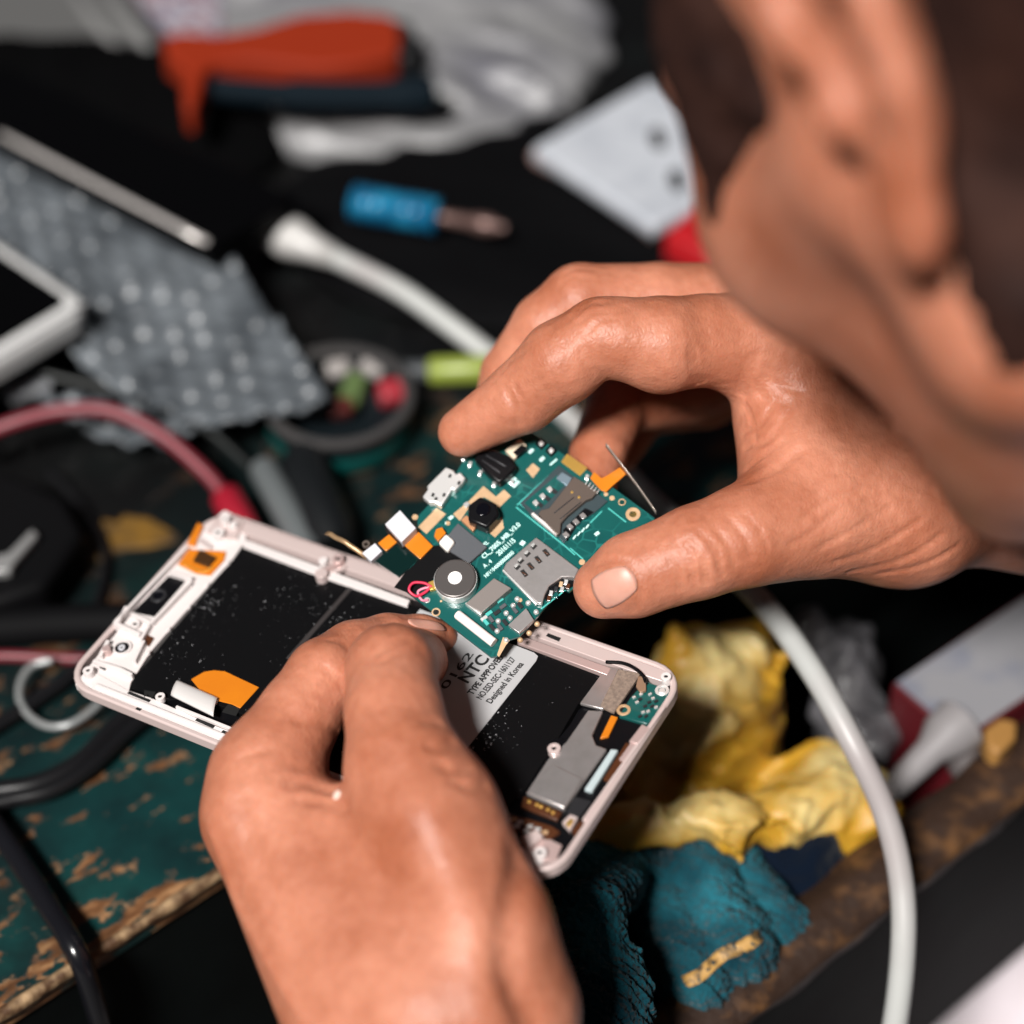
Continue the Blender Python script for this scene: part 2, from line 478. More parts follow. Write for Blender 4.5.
def skull(Q):
    d = ellip(Q, A3(-12, 0, 34), (94, 74, 78))
    d = smin(d, ellip(Q, A3(34, 0, -10), (60, 58, 76)), 25)
    for s in (1, -1):
        d = smin(d, rcone(Q, A3(6, s * 52, -40), A3(70, s * 12, -70), 17, 15), 24)
        d = smin(d, rcone(Q, A3(8, s * 58, -6), A3(6, s * 53, -40), 17, 17), 22)
        d = smin(d, rcone(Q, A3(20, s * 60, -4), A3(62, s * 42, -8), 13, 21), 22)
        d = smin(d, rcone(Q, A3(78, s * 8, 30), A3(66, s * 42, 30), 14, 13), 16)
        d = smin(d, rcone(Q, A3(50, s * 50, 30), A3(60, s * 46, 2), 14, 16), 14)
        d = smax(d, -(np.linalg.norm(Q - A3(100, s * 28, 8), axis=1) - 13), 10)
        d = smin(d, np.linalg.norm(Q - A3(76, s * 32, 8), axis=1) - 12.5, 3)
    d = smin(d, rcone(Q, A3(88, 0, 18), A3(106, 0, -22), 8, 10), 12)
    for s in (1, -1): d = smin(d, np.linalg.norm(Q - A3(98, s * 10, -26), axis=1) - 7.5, 6)
    d = smin(d, ellip(Q, A3(84, 0, -52), (14, 24, 6)), 5)
    d = smin(d, ellip(Q, A3(83, 0, -62), (14, 21, 6)), 5)
    d = smax(d, -rcone(Q, A3(100, -20, -57), A3(100, 20, -57), 3, 3), 3)
    return d

def ear(Q, s):
    c = A3(EARC[0], s * EARC[1], EARC[2])
    q = (Q - c) * np.array([1, s, 1]) / .9
    a = math.radians(6)                        # the rear rim stands off the head
    X = q[:, 0] * math.cos(a) + q[:, 1] * math.sin(a); Y = -q[:, 0] * math.sin(a) * -1 + q[:, 1] * math.cos(a)
    Y = q[:, 1] * math.cos(a) + q[:, 0] * math.sin(a)
    X = q[:, 0] * math.cos(a) - q[:, 1] * math.sin(a)
    E = np.stack([X, Y, q[:, 2] + 0.18 * X], 1)
    d = ellip(E, A3(-2, -3, 3), (16, 4.0, 29))
    pth = [A3(8, -1, 4), A3(12, 1, 14), A3(10, 2, 25), A3(0, 3, 33), A3(-11, 3, 30), A3(-17, 3, 18), A3(-17, 3, 3), A3(-13, 2, -12), A3(-6, 1, -22)]
    d = smin(d, chain(E, [(p, 3.6) for p in pth], 2), 3)
    an = [A3(-2, 1, 22), A3(-8, 2, 14), A3(-10, 2, 2), A3(-6, 2, -10), A3(2, 1, -14)]
    d = smin(d, chain(E, [(p, 3.0) for p in an], 2), 3)
    d = smax(d, -ellip(E, A3(-1, 3, 0), (7.5, 6, 11)), 4)
    d = smin(d, ellip(E, A3(2, 0, -27), (9, 5, 11)), 5)
    d = smin(d, ellip(E, A3(9, 0, -3), (4, 4.5, 7)), 4)
    return d * .9

def head_mm(Q):
    d = skull(Q)
    for s in (1, -1):
        d = smin(d, ear(Q, s), 5)
    return d

NECK0 = hw((-36, 0, -48)); NECK1 = np.array([.235, -.215, .165])
PELV = np.array([.43, -.52, -.20])
SHL = np.array([.085, -.375, .06]); SHR = np.array([.365, -.10, .155])
ELL = np.array([.075, -.345, -.125]); ELR = np.array([.43, .055, .03])
WRL, WRR = LH['wrist'][-1][0], RH['wrist'][-1][0]
KNL = pt(1108, 1078, .745); KNR = KNL + np.array([.26, .10, -.01])
HIPL = PELV + np.array([-.085, -.05, 0]); HIPR = PELV + np.array([.085, .05, 0])
ANL = KNL + np.array([.05, -.06, -.50]); ANL[2] = -.66
ANR = KNR + np.array([.05, -.06, -.50]); ANR[2] = -.66
FTD = np.array([-.12, .17, 0])

def torso(P, o=0.0):
    d = rcone(P, NECK1 + np.array([.03, -.045, -.07]), PELV, .125 + o, .135 + o)
    d = smin(d, rcone(P, SHL, NECK1, .062 + o, .07 + o), .06)
    d = smin(d, rcone(P, SHR, NECK1, .062 + o, .07 + o), .06)
    d = smin(d, rcone(P, SHL * .5 + SHR * .5 + np.array([.06, -.06, -.07]), PELV * .5 + NECK1 * .5, .13 + o, .13 + o), .06)
    return d
def upper_arms(P, o=0.0, cut=1.0):
    e = [rcone(P, a, a + (b - a) * cut, .058 + o, (.058 + (.044 - .058) * cut) + o) for a, b in ((SHL, ELL), (SHR, ELR))]
    return np.minimum(*e)
def legs(P, o=0.0):
    d = None
    for h, k, a in ((HIPL, KNL, ANL), (HIPR, KNR, ANR)):
        e = smin(rcone(P, h, k, .085 + o, .058 + o), rcone(P, k, a, .056 + o, .040 + o), .03)
        d = e if d is None else smin(d, e, .02)
    return smin(d, rcone(P, HIPL, HIPR, .10 + o, .10 + o), .05)
def feet(P, o=0.0):
    d = None
    for a in (ANL, ANR):
        hl = a + np.array([.01, -.02, -.045]); e = smin(rcone(P, a, hl, .04 + o, .038 + o), rcone(P, hl, a + FTD + np.array([0, 0, -.058]), .036 + o, .026 + o), .02)
        d = e if d is None else np.minimum(d, e)
    return d

def body_sdf(P):
    Q = (P - HO) @ HB.T * 1000
    d = np.full(len(P), 9.0)
    near = np.linalg.norm(P - HO, axis=1) < .26
    d[~near] = np.linalg.norm(P[~near] - HO, axis=1) - .17
    if near.any(): d[near] = head_mm(Q[near]) / 1000
    d = smin(d, rcone(P, NECK0, NECK1, .050, .058), .025)
    d = smin(d, torso(P), .05)
    d = smin(d, upper_arms(P), .03)
    for e, w in ((ELL, LH['wrist'][-1]), (ELR, RH['wrist'][-1])):
        d = smin(d, rcone(P, e, w[0], .044, w[1]), .03)
    d = smin(d, chain(P, LH['wrist'], .01), .004); d = smin(d, chain(P, RH['wrist'], .01), .004)
    d = smin(d, legs(P), .05); d = smin(d, feet(P), .02)
    return d

def cut_plane(H):                                # where the fine hand meets the coarser forearm
    a, b = H['wrist'][-2][0], H['wrist'][-1][0]; n = (b - a) / np.linalg.norm(b - a)
    return a + (b - a) * .35, n

def fine_hand(H, f, g, h):
    pts = np.array([p for k in ('index', 'middle', 'ring', 'pinky', 'thumb', 'wrist') for p, _ in H[k]] + [p for c in H['palm'] for p, _ in c])
    V, Q = mesh_sdf(f, pts.min(0) - .03, pts.max(0) + .03, h)
    p0, n = cut_plane(H)
    ok = ((V - p0) @ n) < 0
    Q = Q[ok[Q].all(1)]; V, Q = compact(V, Q)
    V = project(f, V, h * .3, 2, h); V = project(g, V, h * .25, 2, h * 2)
    return V, Q

def build_person():
    hb = 0.0035
    lo = np.array([-.12, -.70, -.76]); hi = np.array([.62, .36, .37])
    V, Q = mesh_sdf(body_sdf, lo, hi, hb)
    V = project(body_sdf, V, hb * .3, 2, hb)
    drop = np.zeros(len(V), bool)
    for H in (LH, RH):
        p0, n = cut_plane(H); e = H['wrist'][-1][0]
        drop |= (((V - p0) @ n) < .004) & (np.linalg.norm(V - p0, axis=1) < .16) & (np.linalg.norm(V - HO, axis=1) > .135)
    Q = Q[~drop[Q].any(1)]; V, Q = compact(V, Q)
    parts = [(V, Q)] + [fine_hand(LH, LHF, LHD, .0008), fine_hand(RH, RHF, RHD, .0008)]
    off = 0; VV = []; QQ = []
    for v, q in parts: VV.append(v); QQ.append(q + off); off += len(v)
    o = np_mesh('person', np.concatenate(VV), np.concatenate(QQ), SKIN)
    bm = bmesh.new(); bm.from_mesh(o.data)
    for H in (LH, RH):                             # sew each hand to its forearm
        p0, n = cut_plane(H); p0 = Vector(p0)
        ed = [e for e in bm.edges if e.is_boundary and (e.verts[0].co - p0).length < .08]
        try: bmesh.ops.bridge_loops(bm, edges=ed)
        except Exception as ex: print('bridge', ex)
    bmesh.ops.recalc_face_normals(bm, faces=bm.faces)
    for f in bm.faces: f.smooth = True
    bm.to_mesh(o.data); bm.free()
    return o

person = build_person()
tag(person, 'short-haired person leaning over the bench, holding phone frame and green circuit board', 'person')

def nail(f, corners, name, m, nu=12, nv=12, lift=.00006, label=None):
    """corners: four photo positions of the nail; the nail is laid on the finger's own surface"""
    a, b, c, d = [np.array(k, float) for k in corners]
    G = []
    for i in range(nu):
        row = []
        for j in range(nv):
            s, t = i / (nu - 1) * 2 - 1, j / (nv - 1) * 2 - 1
            # squircle for rounded corners
            s2, t2 = s * math.sqrt(1 - .35 * t * t), t * math.sqrt(1 - .35 * s * s)
            s2 = (s2 + 1) / 2; t2 = (t2 + 1) / 2
            p = (a * (1 - s2) + b * s2) * (1 - t2) + (d * (1 - s2) + c * s2) * t2
            row.append(march(f, p[0], p[1]))
        G.append(row)
    G = np.array(G); gr = grad(f, G.reshape(-1, 3), .0005).reshape(G.shape)
    ii, jj = np.meshgrid(np.linspace(-1, 1, nu), np.linspace(-1, 1, nv), indexing='ij')
    h = lift + .00022 * (1 - np.maximum(abs(ii), abs(jj)) ** 4)
    o = MB().sheet(G + gr * h[..., None]).build(name, m, person, smooth=True, solid=.0003)
    if label: o['label'] = label
    return o
M_nail = mat('nail', (.60, .30, .23), .42, spec=.5, sss=(.2, .002), bump=(200, .1, .0003), var=(120, (.52, .25, .19), .4, .7))
nail(RHF, [(586,578),(628,562),(642,590),(604,614)], 'thumb_nail', M_nail, label='pale thumb nail')
nail(LHF, [(404,618),(440,622),(449,632),(414,628)], 'index_nail', M_nail, label='pale index nail')

# hair
def hair_sdf(P):
    Q = (P - HO) @ HB.T * 1000
    x, y, z = Q[:, 0], np.abs(Q[:, 1]), Q[:, 2]
    wob = 2.5 * np.sin(x * .23 + z * .11) + 1.5 * np.sin(z * .37 - x * .3)
    strand = .9 * np.sin(x * 1.3 + .5 * z + 2 * np.sin(z * .2)) * np.sin(y * .9 + z * .15)
    sk = skull(Q) - 4.0 - strand * .6
    # region that carries hair: crown, back of the head and a sideburn in front of the ear
    top = z - 46 + .55 * np.maximum(x - 20, 0) * 0 - wob
    back = np.minimum(-(x + 1), z + 50) + wob * .5
    side = np.minimum(np.minimum(x - 26, 62 - x), z - 10 + .30 * (x - 26)) + wob * .6
    above = np.minimum(z - 36, 30 - x)
    front = 68 - x - .25 * np.maximum(z - 60, 0)
    reg = np.maximum(np.maximum(np.minimum(top, front), back), np.maximum(side, above))
    sk2 = sk + np.clip(4.5 - reg * .45, 0, 4.5)
    return smax(sk2, -reg, 3) / 1000
lo = HO - .15; hi = HO + .15
V, Q = mesh_sdf(hair_sdf, lo, hi, .0025); V = project(hair_sdf, V, .0008, 2, .0025)
M_hair = mat('hair', (.014, .006, .005), .75, spec=.12, var=(60, (.040, .016, .011), .35, .75), bump=(300, .6, .001))
np_mesh('hair', V, Q, M_hair, person)['label'] = 'short dark brown hair with sideburn'

# clothes
def folds(P, a, k): return a * (np.sin(P @ np.array([17, 9, 40]) * k + 2 * np.sin(P[:, 0] * 19)) * .6 + np.sin(P @ np.array([-31, 22, 13]) * k) * .4)
def shirt_sdf(P):
    d = smin(torso(P, .012), upper_arms(P, .016, .62), .03) + folds(P, .004, 1.3)
    d = np.maximum(d, -(torso(P, .008)) * 0 - 1)
    d = smax(d, -(rcone(P, NECK0, NECK1 + (NECK1 - NECK0) * .12, .075, .075)), .006)
    return smax(d, -(P[:, 2] - (PELV[2] - .02)), .01)
V, Q = mesh_sdf(shirt_sdf, (-.12, -.72, -.34), (.62, .12, .32), .006)
M_shirt = mat('shirt_cloth', (.035, .037, .045), .9, bump=(600, .3, .0005), sheen=.2)
np_mesh('shirt', V, Q, M_shirt, person)
def trousers_sdf(P):
    d = legs(P, .012) + folds(P, .0045, 1.6)
    d = smax(d, -(P[:, 2] + .64), .006)
    return smax(d, P[:, 2] - (PELV[2] + .10), .01)
V, Q = mesh_sdf(trousers_sdf, (-.05, -.72, -.70), (.62, .36, .02), .006)
M_trouser = mat('trouser_cloth', (.55, .49, .52), .9, bump=(700, .4, .0005), sheen=.2, var=(25, (.62, .56, .6), .4, .6))
np_mesh('trousers', V, Q, M_trouser, person)['label'] = 'pale grey trousers'
V, Q = mesh_sdf(lambda P: smax(feet(P, .006), P[:, 2] + .62, .005), (-.2, -.35, -.80), (.62, .50, -.55), .006)
np_mesh('shoes', V, Q, mat('shoe_leather', (.02, .02, .022), .5), person)

# pale fleck on the back of the left hand
fp = march(LHF, 337, 795); fn = grad(LHF, fp[None], .001)[0]
fM = Matrix.Translation(Vector(fp)) @ Vector((0, 0, 1)).rotation_difference(Vector(fn)).to_matrix().to_4x4()
MBf = MB().lathe([(.0010, -.0003), (.0012, .0001), (.0010, .0003), (.0006, .00015), (.0003, .0002)], 20, fM)
tag(MBf.build('paper_fleck', mat('pale_fleck', (.75, .60, .52), .6), smooth=True), 'tiny pale round fleck stuck to the back of the lower hand', 'fleck')
# ================================================================== PHONE FRAME AND CIRCUIT BOARD
MM = 0.001
def frame_of(p0, xd, n):
    n = n / np.linalg.norm(n); x = xd - n * (xd @ n); x /= np.linalg.norm(x); y = np.cross(n, x)
    M = Matrix(((x[0], y[0], n[0], p0[0]), (x[1], y[1], n[1], p0[1]), (x[2], y[2], n[2], p0[2]), (0, 0, 0, 1)))
    def loc(u, v, h=0.0):
        q = onplane(u, v, p0 + n * h * MM, n) - p0
        return (q @ x, q @ y)
    return M, loc

Mk = dict(
    pink=mat('rose_white_metal', (.64, .52, .50), .33, metal=.25, bump=(900, .05, .0002)),
    white=mat('white_plastic', (.66, .61, .60), .42, bump=(500, .08, .0002)),
    pinkd=mat('rose_metal', (.62, .46, .44), .35, metal=.45),
    black=mat('black_film', (.003, .003, .0035), .42, spec=.15),
    blackp=mat('black_plastic', (.004, .004, .005), .32, spec=.25),
    dark=mat('dark_metal', (.05, .05, .055), .35, metal=.6),
    chrome=mat('silver_foil', (.92, .88, .86), .2, metal=.4, bump=(180, .2, .0006)),
    steel=mat('brushed_steel', (.58, .545, .54), .32, metal=.75, bump=(900, .1, .0002), var=(300, (.52, .49, .48), .4, .7)),
    steelw=mat('bright_steel', (.88, .87, .86), .3, metal=.55),
    bronze=mat('bronze_steel', (.17, .135, .115), .38, metal=.6),
    chip=mat('chip_shield', (.30, .265, .25), .38, metal=.5),
    grey=mat('grey_foam', (.075, .08, .09), .85, bump=(700, .4, .0003)),
    lgrey=mat('light_grey_pad', (.58, .58, .62), .55, bump=(600, .1, .0002)),
    orange=mat('orange_flex', (.58, .17, .010), .3, coat=.4, bump=(160, .1, .0004), var=(90, (.62, .19, .01), .4, .7)),
    gold=mat('gold_contact', (.80, .50, .12), .3, metal=.7),
    copper=mat('bare_copper_pad', (.62, .42, .25), .42, metal=.25, var=(250, (.52, .33, .18), .4, .7)),
    brown=mat('brown_flex', (.075, .025, .010), .3, coat=.3),
    solder=mat('solder', (.85, .85, .84), .25, metal=.6),
    silk=mat('white_silkscreen', (.55, .82, .78), .6),
    line=mat('light_trace', (.06, .42, .38), .5),
    red=mat('red_wire', (.62, .03, .08), .4),
    ink=mat('black_ink', (.01, .01, .01), .6),
    label=mat('label_paper', (.42, .42, .43), .55, bump=(30, .1, .001)),
    tan=mat('tan_fabric_tape', (.25, .185, .145), .8, bump=(1500, .5, .0003), var=(900, (.17, .125, .10), .4, .6)),
    hole=mat('hole_dark', (.004, .004, .004), .7),
)
def pcb_material():
    m = mat('green_circuit_board', (.003, .085, .078), .32, spec=.5, coat=.3)
    nt = m.node_tree; n = nt.nodes; l = nt.links; b = n['Principled BSDF']; tc = n.new('ShaderNodeTexCoord')
    mp = n.new('ShaderNodeMapping'); mp.inputs['Scale'].default_value = (1, 1, .001)
    l.new(tc.outputs['Object'], mp.inputs['Vector'])
    vo = n.new('ShaderNodeTexVoronoi'); vo.distance = 'CHEBYCHEV'; vo.feature = 'DISTANCE_TO_EDGE'; vo.inputs['Scale'].default_value = 260
    l.new(mp.outputs['Vector'], vo.inputs['Vector'])
    cr = n.new('ShaderNodeValToRGB'); e = cr.color_ramp.elements
    e[0].position = .03; e[0].color = (.010, .135, .122, 1); e[1].position = .06; e[1].color = (.002, .064, .062, 1)
    l.new(vo.outputs['Distance'], cr.inputs['Fac'])
    nz = n.new('ShaderNodeTexNoise'); nz.inputs['Scale'].default_value = 70; l.new(tc.outputs['Object'], nz.inputs['Vector'])
    r2 = n.new('ShaderNodeValToRGB'); r2.color_ramp.elements[0].position = .48; r2.color_ramp.elements[1].position = .62
    l.new(nz.outputs['Fac'], r2.inputs['Fac'])
    mx = n.new('ShaderNodeMix'); mx.data_type = 'RGBA'; mx.inputs[6].default_value = (.003, .078, .072, 1)
    l.new(r2.outputs['Color'], mx.inputs[0]); l.new(cr.outputs['Color'], mx.inputs[7]); l.new(mx.outputs[2], b.inputs['Base Color'])
    return m
Mk['pcb'] = pcb_material()
def film_material():
    m = mat('dusty_black_film', (.004, .004, .005), .5, spec=.12)
    nt = m.node_tree; n = nt.nodes; l = nt.links; b = n['Principled BSDF']; tc = n.new('ShaderNodeTexCoord')
    a = n.new('ShaderNodeTexNoise'); a.inputs['Scale'].default_value = 1500; a.inputs['Detail'].default_value = 2
    l.new(tc.outputs['Object'], a.inputs['Vector'])
    c = n.new('ShaderNodeTexNoise'); c.inputs['Scale'].default_value = 45; c.inputs['Detail'].default_value = 3
    l.new(tc.outputs['Object'], c.inputs['Vector'])
    ad = n.new('ShaderNodeMath'); ad.operation = 'MULTIPLY_ADD'; ad.inputs[1].default_value = .42
    l.new(c.outputs['Fac'], ad.inputs[0]); l.new(a.outputs['Fac'], ad.inputs[2])
    cr = n.new('ShaderNodeValToRGB'); e = cr.color_ramp.elements
    e[0].position = .935; e[0].color = (.0035, .0035, .004, 1); e[1].position = 1.0; e[1].color = (.45, .45, .47, 1)
    l.new(ad.outputs[0], cr.inputs['Fac']); l.new(cr.outputs['Color'], b.inputs['Base Color'])
    return m
Mk['film'] = film_material()

# ---- phone frame ------------------------------------------------------------
PN = np.array([-.1171, .0110, .9930]); pc = np.array([-.0355, -.0524, .0736])
cs = [onplane(u, v, pc, PN) for u, v in ((62.4, 687), (549.8, 877.6), (692.8, 678.2), (213.9, 505.8))]
PX = ((cs[1] - cs[0]) + (cs[2] - cs[3])) / 2; PY = ((cs[3] - cs[0]) + (cs[2] - cs[1])) / 2
PLen, PWid = np.linalg.norm(PX), np.linalg.norm(PY)
PM, PL = frame_of(sum(cs) / 4, PX / PLen - np.cross(PN, PY / PWid), PN)
phone = tag(empty('phone_frame', M=PM), 'opened phone frame with rose white rim, held in both hands', 'phone')
PL2, PW2 = PLen / 2, PWid / 2

def part(name, poly, z0, z1, m, root=phone, L=PL, bevel=.15, parent=None, label=None, smooth=30, hz=None):
    """poly: outline of the upper face as seen in the photo"""
    p = [L(u, v, z1 if hz is None else hz) for u, v in poly]
    o = MB().prism(p, z0 * MM, z1 * MM).build(name, m, parent or root, bevel=bevel * MM, smooth=smooth)
    if label: o['label'] = label
    return o
def peg(name, u, v, r, z0, z1, m, root=phone, L=PL, hole=0.0, parent=None, label=None, hm=None):
    x, y = L(u, v, z1); b = MB()
    if hole: b.pipe((x, y), hole * MM, r * MM, z0 * MM, z1 * MM)
    else: b.cyl((x, y), r * MM, z0 * MM, z1 * MM)
    o = b.build(name, m, parent or root, smooth=35, bevel=.08 * MM)
    if hole and hm: MB().cyl((x, y), hole * MM, z0 * MM, (z1 - .3) * MM).build('hole', hm, o)
    if label: o['label'] = label
    return o
def rib(name, a, b, w, z0, z1, m, root=phone, L=PL):
    p = np.array(L(*a, z1)); q = np.array(L(*b, z1)); d = q - p; ln = np.linalg.norm(d)
    return MB().box(((p[0] + q[0]) / 2, (p[1] + q[1]) / 2, (z0 + z1) / 2 * MM), (ln / 2, w * MM / 2, (z1 - z0) / 2 * MM), math.atan2(d[1], d[0])).build(name, m, root, bevel=.1 * MM, smooth=30)
def wire(name, px, r, m, root, L, hs, n=6, res=8, label=None):
    P = [(*L(u, v, h), h * MM) for (u, v), h in zip(px, hs)]
    o = MB().tube(spline(P, res), r * MM, n).build(name, m, root, smooth=True)
    if label: o['label'] = label
    return o

o_out = rrect(PL2, PW2, .0085); o_in = rrect(PL2 - .0016, PW2 - .0016, .0072)
MB().ring(o_out, o_in, -.0030, .0007).build('rim', Mk['pink'], phone, bevel=.0005, smooth=40)
MB().prism(rrect(PL2 - .0014, PW2 - .0014, .0072), -.0028, -.0020).build('display_back', Mk['blackp'], phone, smooth=40)
MB().prism(rrect(PL2 - .0020, PW2 - .0020, .0068), -.0036, -.0029).build('display_glass', mat('display_glass', (.004, .004, .005), .06), phone, smooth=40)
# long rails
part('side_rail', [(88,668),(128,690),(152,698),(206,722),(248,738),(545,856),(540,867),(240,748),(150,714),(92,690)], -2.2, .6, Mk['white'])
part('side_rail', [(243,517),(310,541),(400,574),(520,618),(672,673),(664,682),(612,664),(520,631),(400,588),(310,556),(262,539),(240,532)], -2.2, .7, Mk['pink'])
part('inner_ridge', [(244,539),(318,566),(410,600),(407,606),(316,574),(243,546)], -2.2, 1.0, Mk['white'], label='bright white ridge beside the upper rail')
part('inner_ridge', [(520,635),(611,668),(607,675),(517,642)], -2.2, 1.0, Mk['pinkd'])
part('rail_slot', [(548,633),(561,638),(559,641.5),(546,636)], .4, .75, Mk['hole'], bevel=0)
for a, b in (((128,692),(150,701)), ((196,719),(214,727)), ((222,731),(238,738)), ((136,708),(141,710)), ((176,716),(181,718)), ((232,743),(236,745))):
    rib('rail_slot', a, b, .9, .4, .72, Mk['hole'])
rib('rail_ridge', (96,684), (240,741), .7, .4, 1.3, Mk['white']); rib('rail_ridge', (176,706), (246,734), .7, .4, 1.5, Mk['white'])
# top end with its moulded pockets
tray = part('top_tray', [(75,684),(89,666),(120,628),(186,546),(224,510),(244,518),(246,540),(232,560),(190,606),(150,652),(131,682),(128,694),(100,690)], -2.2, .4, Mk['white'], label='white plastic end tray')
part('film_panel', [(244,545),(415,606),(600,676),(612,680),(578,704),(556,742),(524,792),(508,808),(470,800),(248,716),(200,698),(168,700),(150,694),(130,688),(134,678),(146,664),(170,634),(210,586)], -2.2, .15, Mk['film'], bevel=.05, label='dusty black film')
part('film_fold', [(352,583),(356,584.5),(290,660),(286,658)], .1, .35, mat('film_fold', (.035, .03, .03), .5), bevel=.05)
for u, v in ((227.5,562),(207,584),(188.5,606),(168.5,628),(148,652)): peg('clip_nub', u, v, .55, 0, .9, Mk['white'])
speaker = part('earpiece', [(168.5,575),(187,580),(154.5,617),(132,612)], -.6, .55, Mk['blackp'], bevel=.3, label='black earpiece module')
x, y = PL(158, 595, 1.0); MB().pipe((x, y), 1.5 * MM, 2.3 * MM, .4 * MM, 1.0 * MM).build('lens_ring', Mk['dark'], speaker, smooth=30, bevel=.0001)
MB().cyl((x, y), 1.4 * MM, .4 * MM, .8 * MM).build('lens', mat('lens_glass', (.004, .004, .006), .05), speaker, smooth=30)
for a, b, w in (((190,581.6),(151,622),.8), ((187,546),(114,622),.8), ((169,571),(192,578),.8), ((131,613),(152,622),.8), ((114,622),(140,634),1.0), ((150,622),(140,640),.9), ((118,621),(126,606),.8), ((93,660),(120,668),.7), ((100,655),(108,640),1.1), ((144,640),(134,660),.8), ((120,668),(132,674),.7)):
    rib('rib', a, b, w, -.5, 2.2, Mk['white'])
peg('screw_boss', 135, 623.5, 1.25, 0, 1.7, Mk['white'], hole=.55, hm=Mk['hole'])
peg('camera_ring', 122, 647, 2.5, -.2, 1.0, Mk['white'], hole=1.9, hm=Mk['blackp'])
peg('camera_lens', 121.5, 647, .9, -.2, 1.2, Mk['lgrey'], hole=.4, hm=Mk['hole'])
peg('screw_boss', 106, 648, 1.1, 0, 2.6, Mk['pinkd']); peg('screw_boss', 88, 670, 1.4, 0, 2.6, Mk['white'], hole=.5, hm=Mk['hole'])
peg('screw_boss', 160, 696, 1.25, 0, 1.6, Mk['white'], hole=.5, hm=Mk['hole'])
peg('screw_boss', 218, 532, 1.7, 0, 3.0, Mk['white'], hole=.6, hm=Mk['hole']); peg('screw_boss', 225, 518, 1.3, 0, 3.4, Mk['white'], hole=.45, hm=Mk['hole']); peg('screw_boss', 233, 524, 1.0, 0, 2.6, Mk['white'])
part('corner_block', [(206,531),(216,519),(232,513),(243,522),(236,538),(222,540)], -.5, 1.4, Mk['pink'])
part('tray_slot', [(101,664),(107,667),(105,670),(99,667)], .2, .7, Mk['hole'], bevel=0); part('tray_slot', [(144,690),(156,692),(152,699),(148,694),(144,697)], .1, .7, Mk['hole'], bevel=0)
part('tray_slot', [(146,634),(154,638),(149,646),(143,642)], .1, .8, Mk['brown'], bevel=0)
flexc = part('camera_flex', [(189,549),(226,551),(224,560),(210,575),(196,573),(178,564)], .3, .9, Mk['orange'], label='amber flex with a sensor')
part('sensor_chip', [(199.6,549),(216,557),(208,565.5),(193,560)], .8, 1.9, mat('sensor_chip', (.05, .022, .008), .3), parent=flexc)
part('flex_tab', [(187,543),(197.5,522.5),(203,525),(195,545)], .3, 1.4, Mk['orange'], parent=flexc)
for k in range(5): rib('contact_finger', (194 + 4.3 * k, 533.5 + 2.6 * k), (192 + 4.3 * k, 538 + 2.6 * k), .55, .8, 1.3, Mk['pink'], root=flexc)
for k in range(9): peg('gold_dot', 184 + 3.4 * k, 564 + (1.4 * k if k < 6 else 8.4 - 1.6 * (k - 5)), .35, .8, 1.1, Mk['gold'], parent=flexc)
# folded flex with foil
part('main_flex', [(191,679),(204,671.5),(214,670),(225,671),(259,687),(240,708),(232,704),(216,700),(200,690)], .15, .5, Mk['orange'], label='wide orange ribbon flex')
xa = [PL(u, v, 2.2) for u, v in ((177,677.5),(217,695),(212.5,714),(170,693))]
G = []
for i in range(13):
    s = i / 12; row = []
    for j in range(10):
        t = j / 9; a = math.radians(-60 + 250 * t)
        px_ = np.array(xa[0]) * (1 - s) + np.array(xa[1]) * s; qx = np.array(xa[3]) * (1 - s) + np.array(xa[2]) * s
        m_ = (px_ + qx) / 2 + (px_ - qx) / 2 * math.cos(a) * 1.0
        row.append((m_[0], m_[1], (1.1 + 1.0 * math.sin(a) * .9) * MM))
    G.append(row)
MB().sheet(G).build('silver_tape', Mk['chrome'], phone, smooth=True, solid=.0001)['label'] = 'mirror bright folded foil'
part('flex_shadow_gap', [(228,704),(240,708),(236,716),(222,712)], .1, .25, Mk['hole'], bevel=0)
# posts half way along the upper rail
peg('latch_post', 321, 573, 1.7, -.5, 2.6, Mk['pink']); peg('latch_post', 338, 558, 1.5, -.5, 2.8, Mk['pinkd'], hole=.6, hm=Mk['hole']); peg('latch_post', 323, 560, 1.2, -.5, 1.8, Mk['white'])
rib('latch_arm', (321,570), (340,562), 1.3, 0, 1.9, Mk['pinkd']); rib('latch_arm', (330,572), (346,566), 1.0, 0, 1.3, Mk['pink'])
# label
lab = part('label_sticker', [(538,656),(534,652.5),(512,644),(420,609),(352,693),(462,750),(467,748),(536,661)], .12, .28, Mk['label'], bevel=.03, label='pale grey printed approval sticker')
TXT_M = Matrix.Identity(4)
def text_on(body, a, b, h, z, m, parent, L, bold=0.0, wide=None):
    p = np.array(L(*a, z)); q = np.array(L(*b, z)); d = q - p; ln = float(np.linalg.norm(d)); ang = math.atan2(d[1], d[0])
    size = h * MM / .72
    T = Matrix.Translation((p[0], p[1], z * MM)) @ Matrix.Rotation(ang, 4, 'Z')
    o = text_mesh(body, size, Matrix.Identity(4), m, parent, bold=bold * MM)
    w_ = max(v.co.x for v in o.data.vertices)
    o.data.transform(T @ Matrix.Diagonal((ln / w_, 1, 1, 1)))
    return o
text_on('0162', (446,690), (474,654), 2.1, .30, Mk['ink'], lab, PL, .03)
text_on('NTC', (467,684), (490,659), 3.4, .30, Mk['ink'], lab, PL, .13)
text_on('TYPE APPROVED', (472.5,695), (504,657), 1.75, .30, Mk['ink'], lab, PL, .09)
text_on('NO.ESD-SEC-1601127', (481,700), (516,659), 1.75, .30, Mk['ink'], lab, PL, .06)
text_on('Designed in Korea', (491,704), (524,664), 1.75, .30, Mk['ink'], lab, PL, .06)
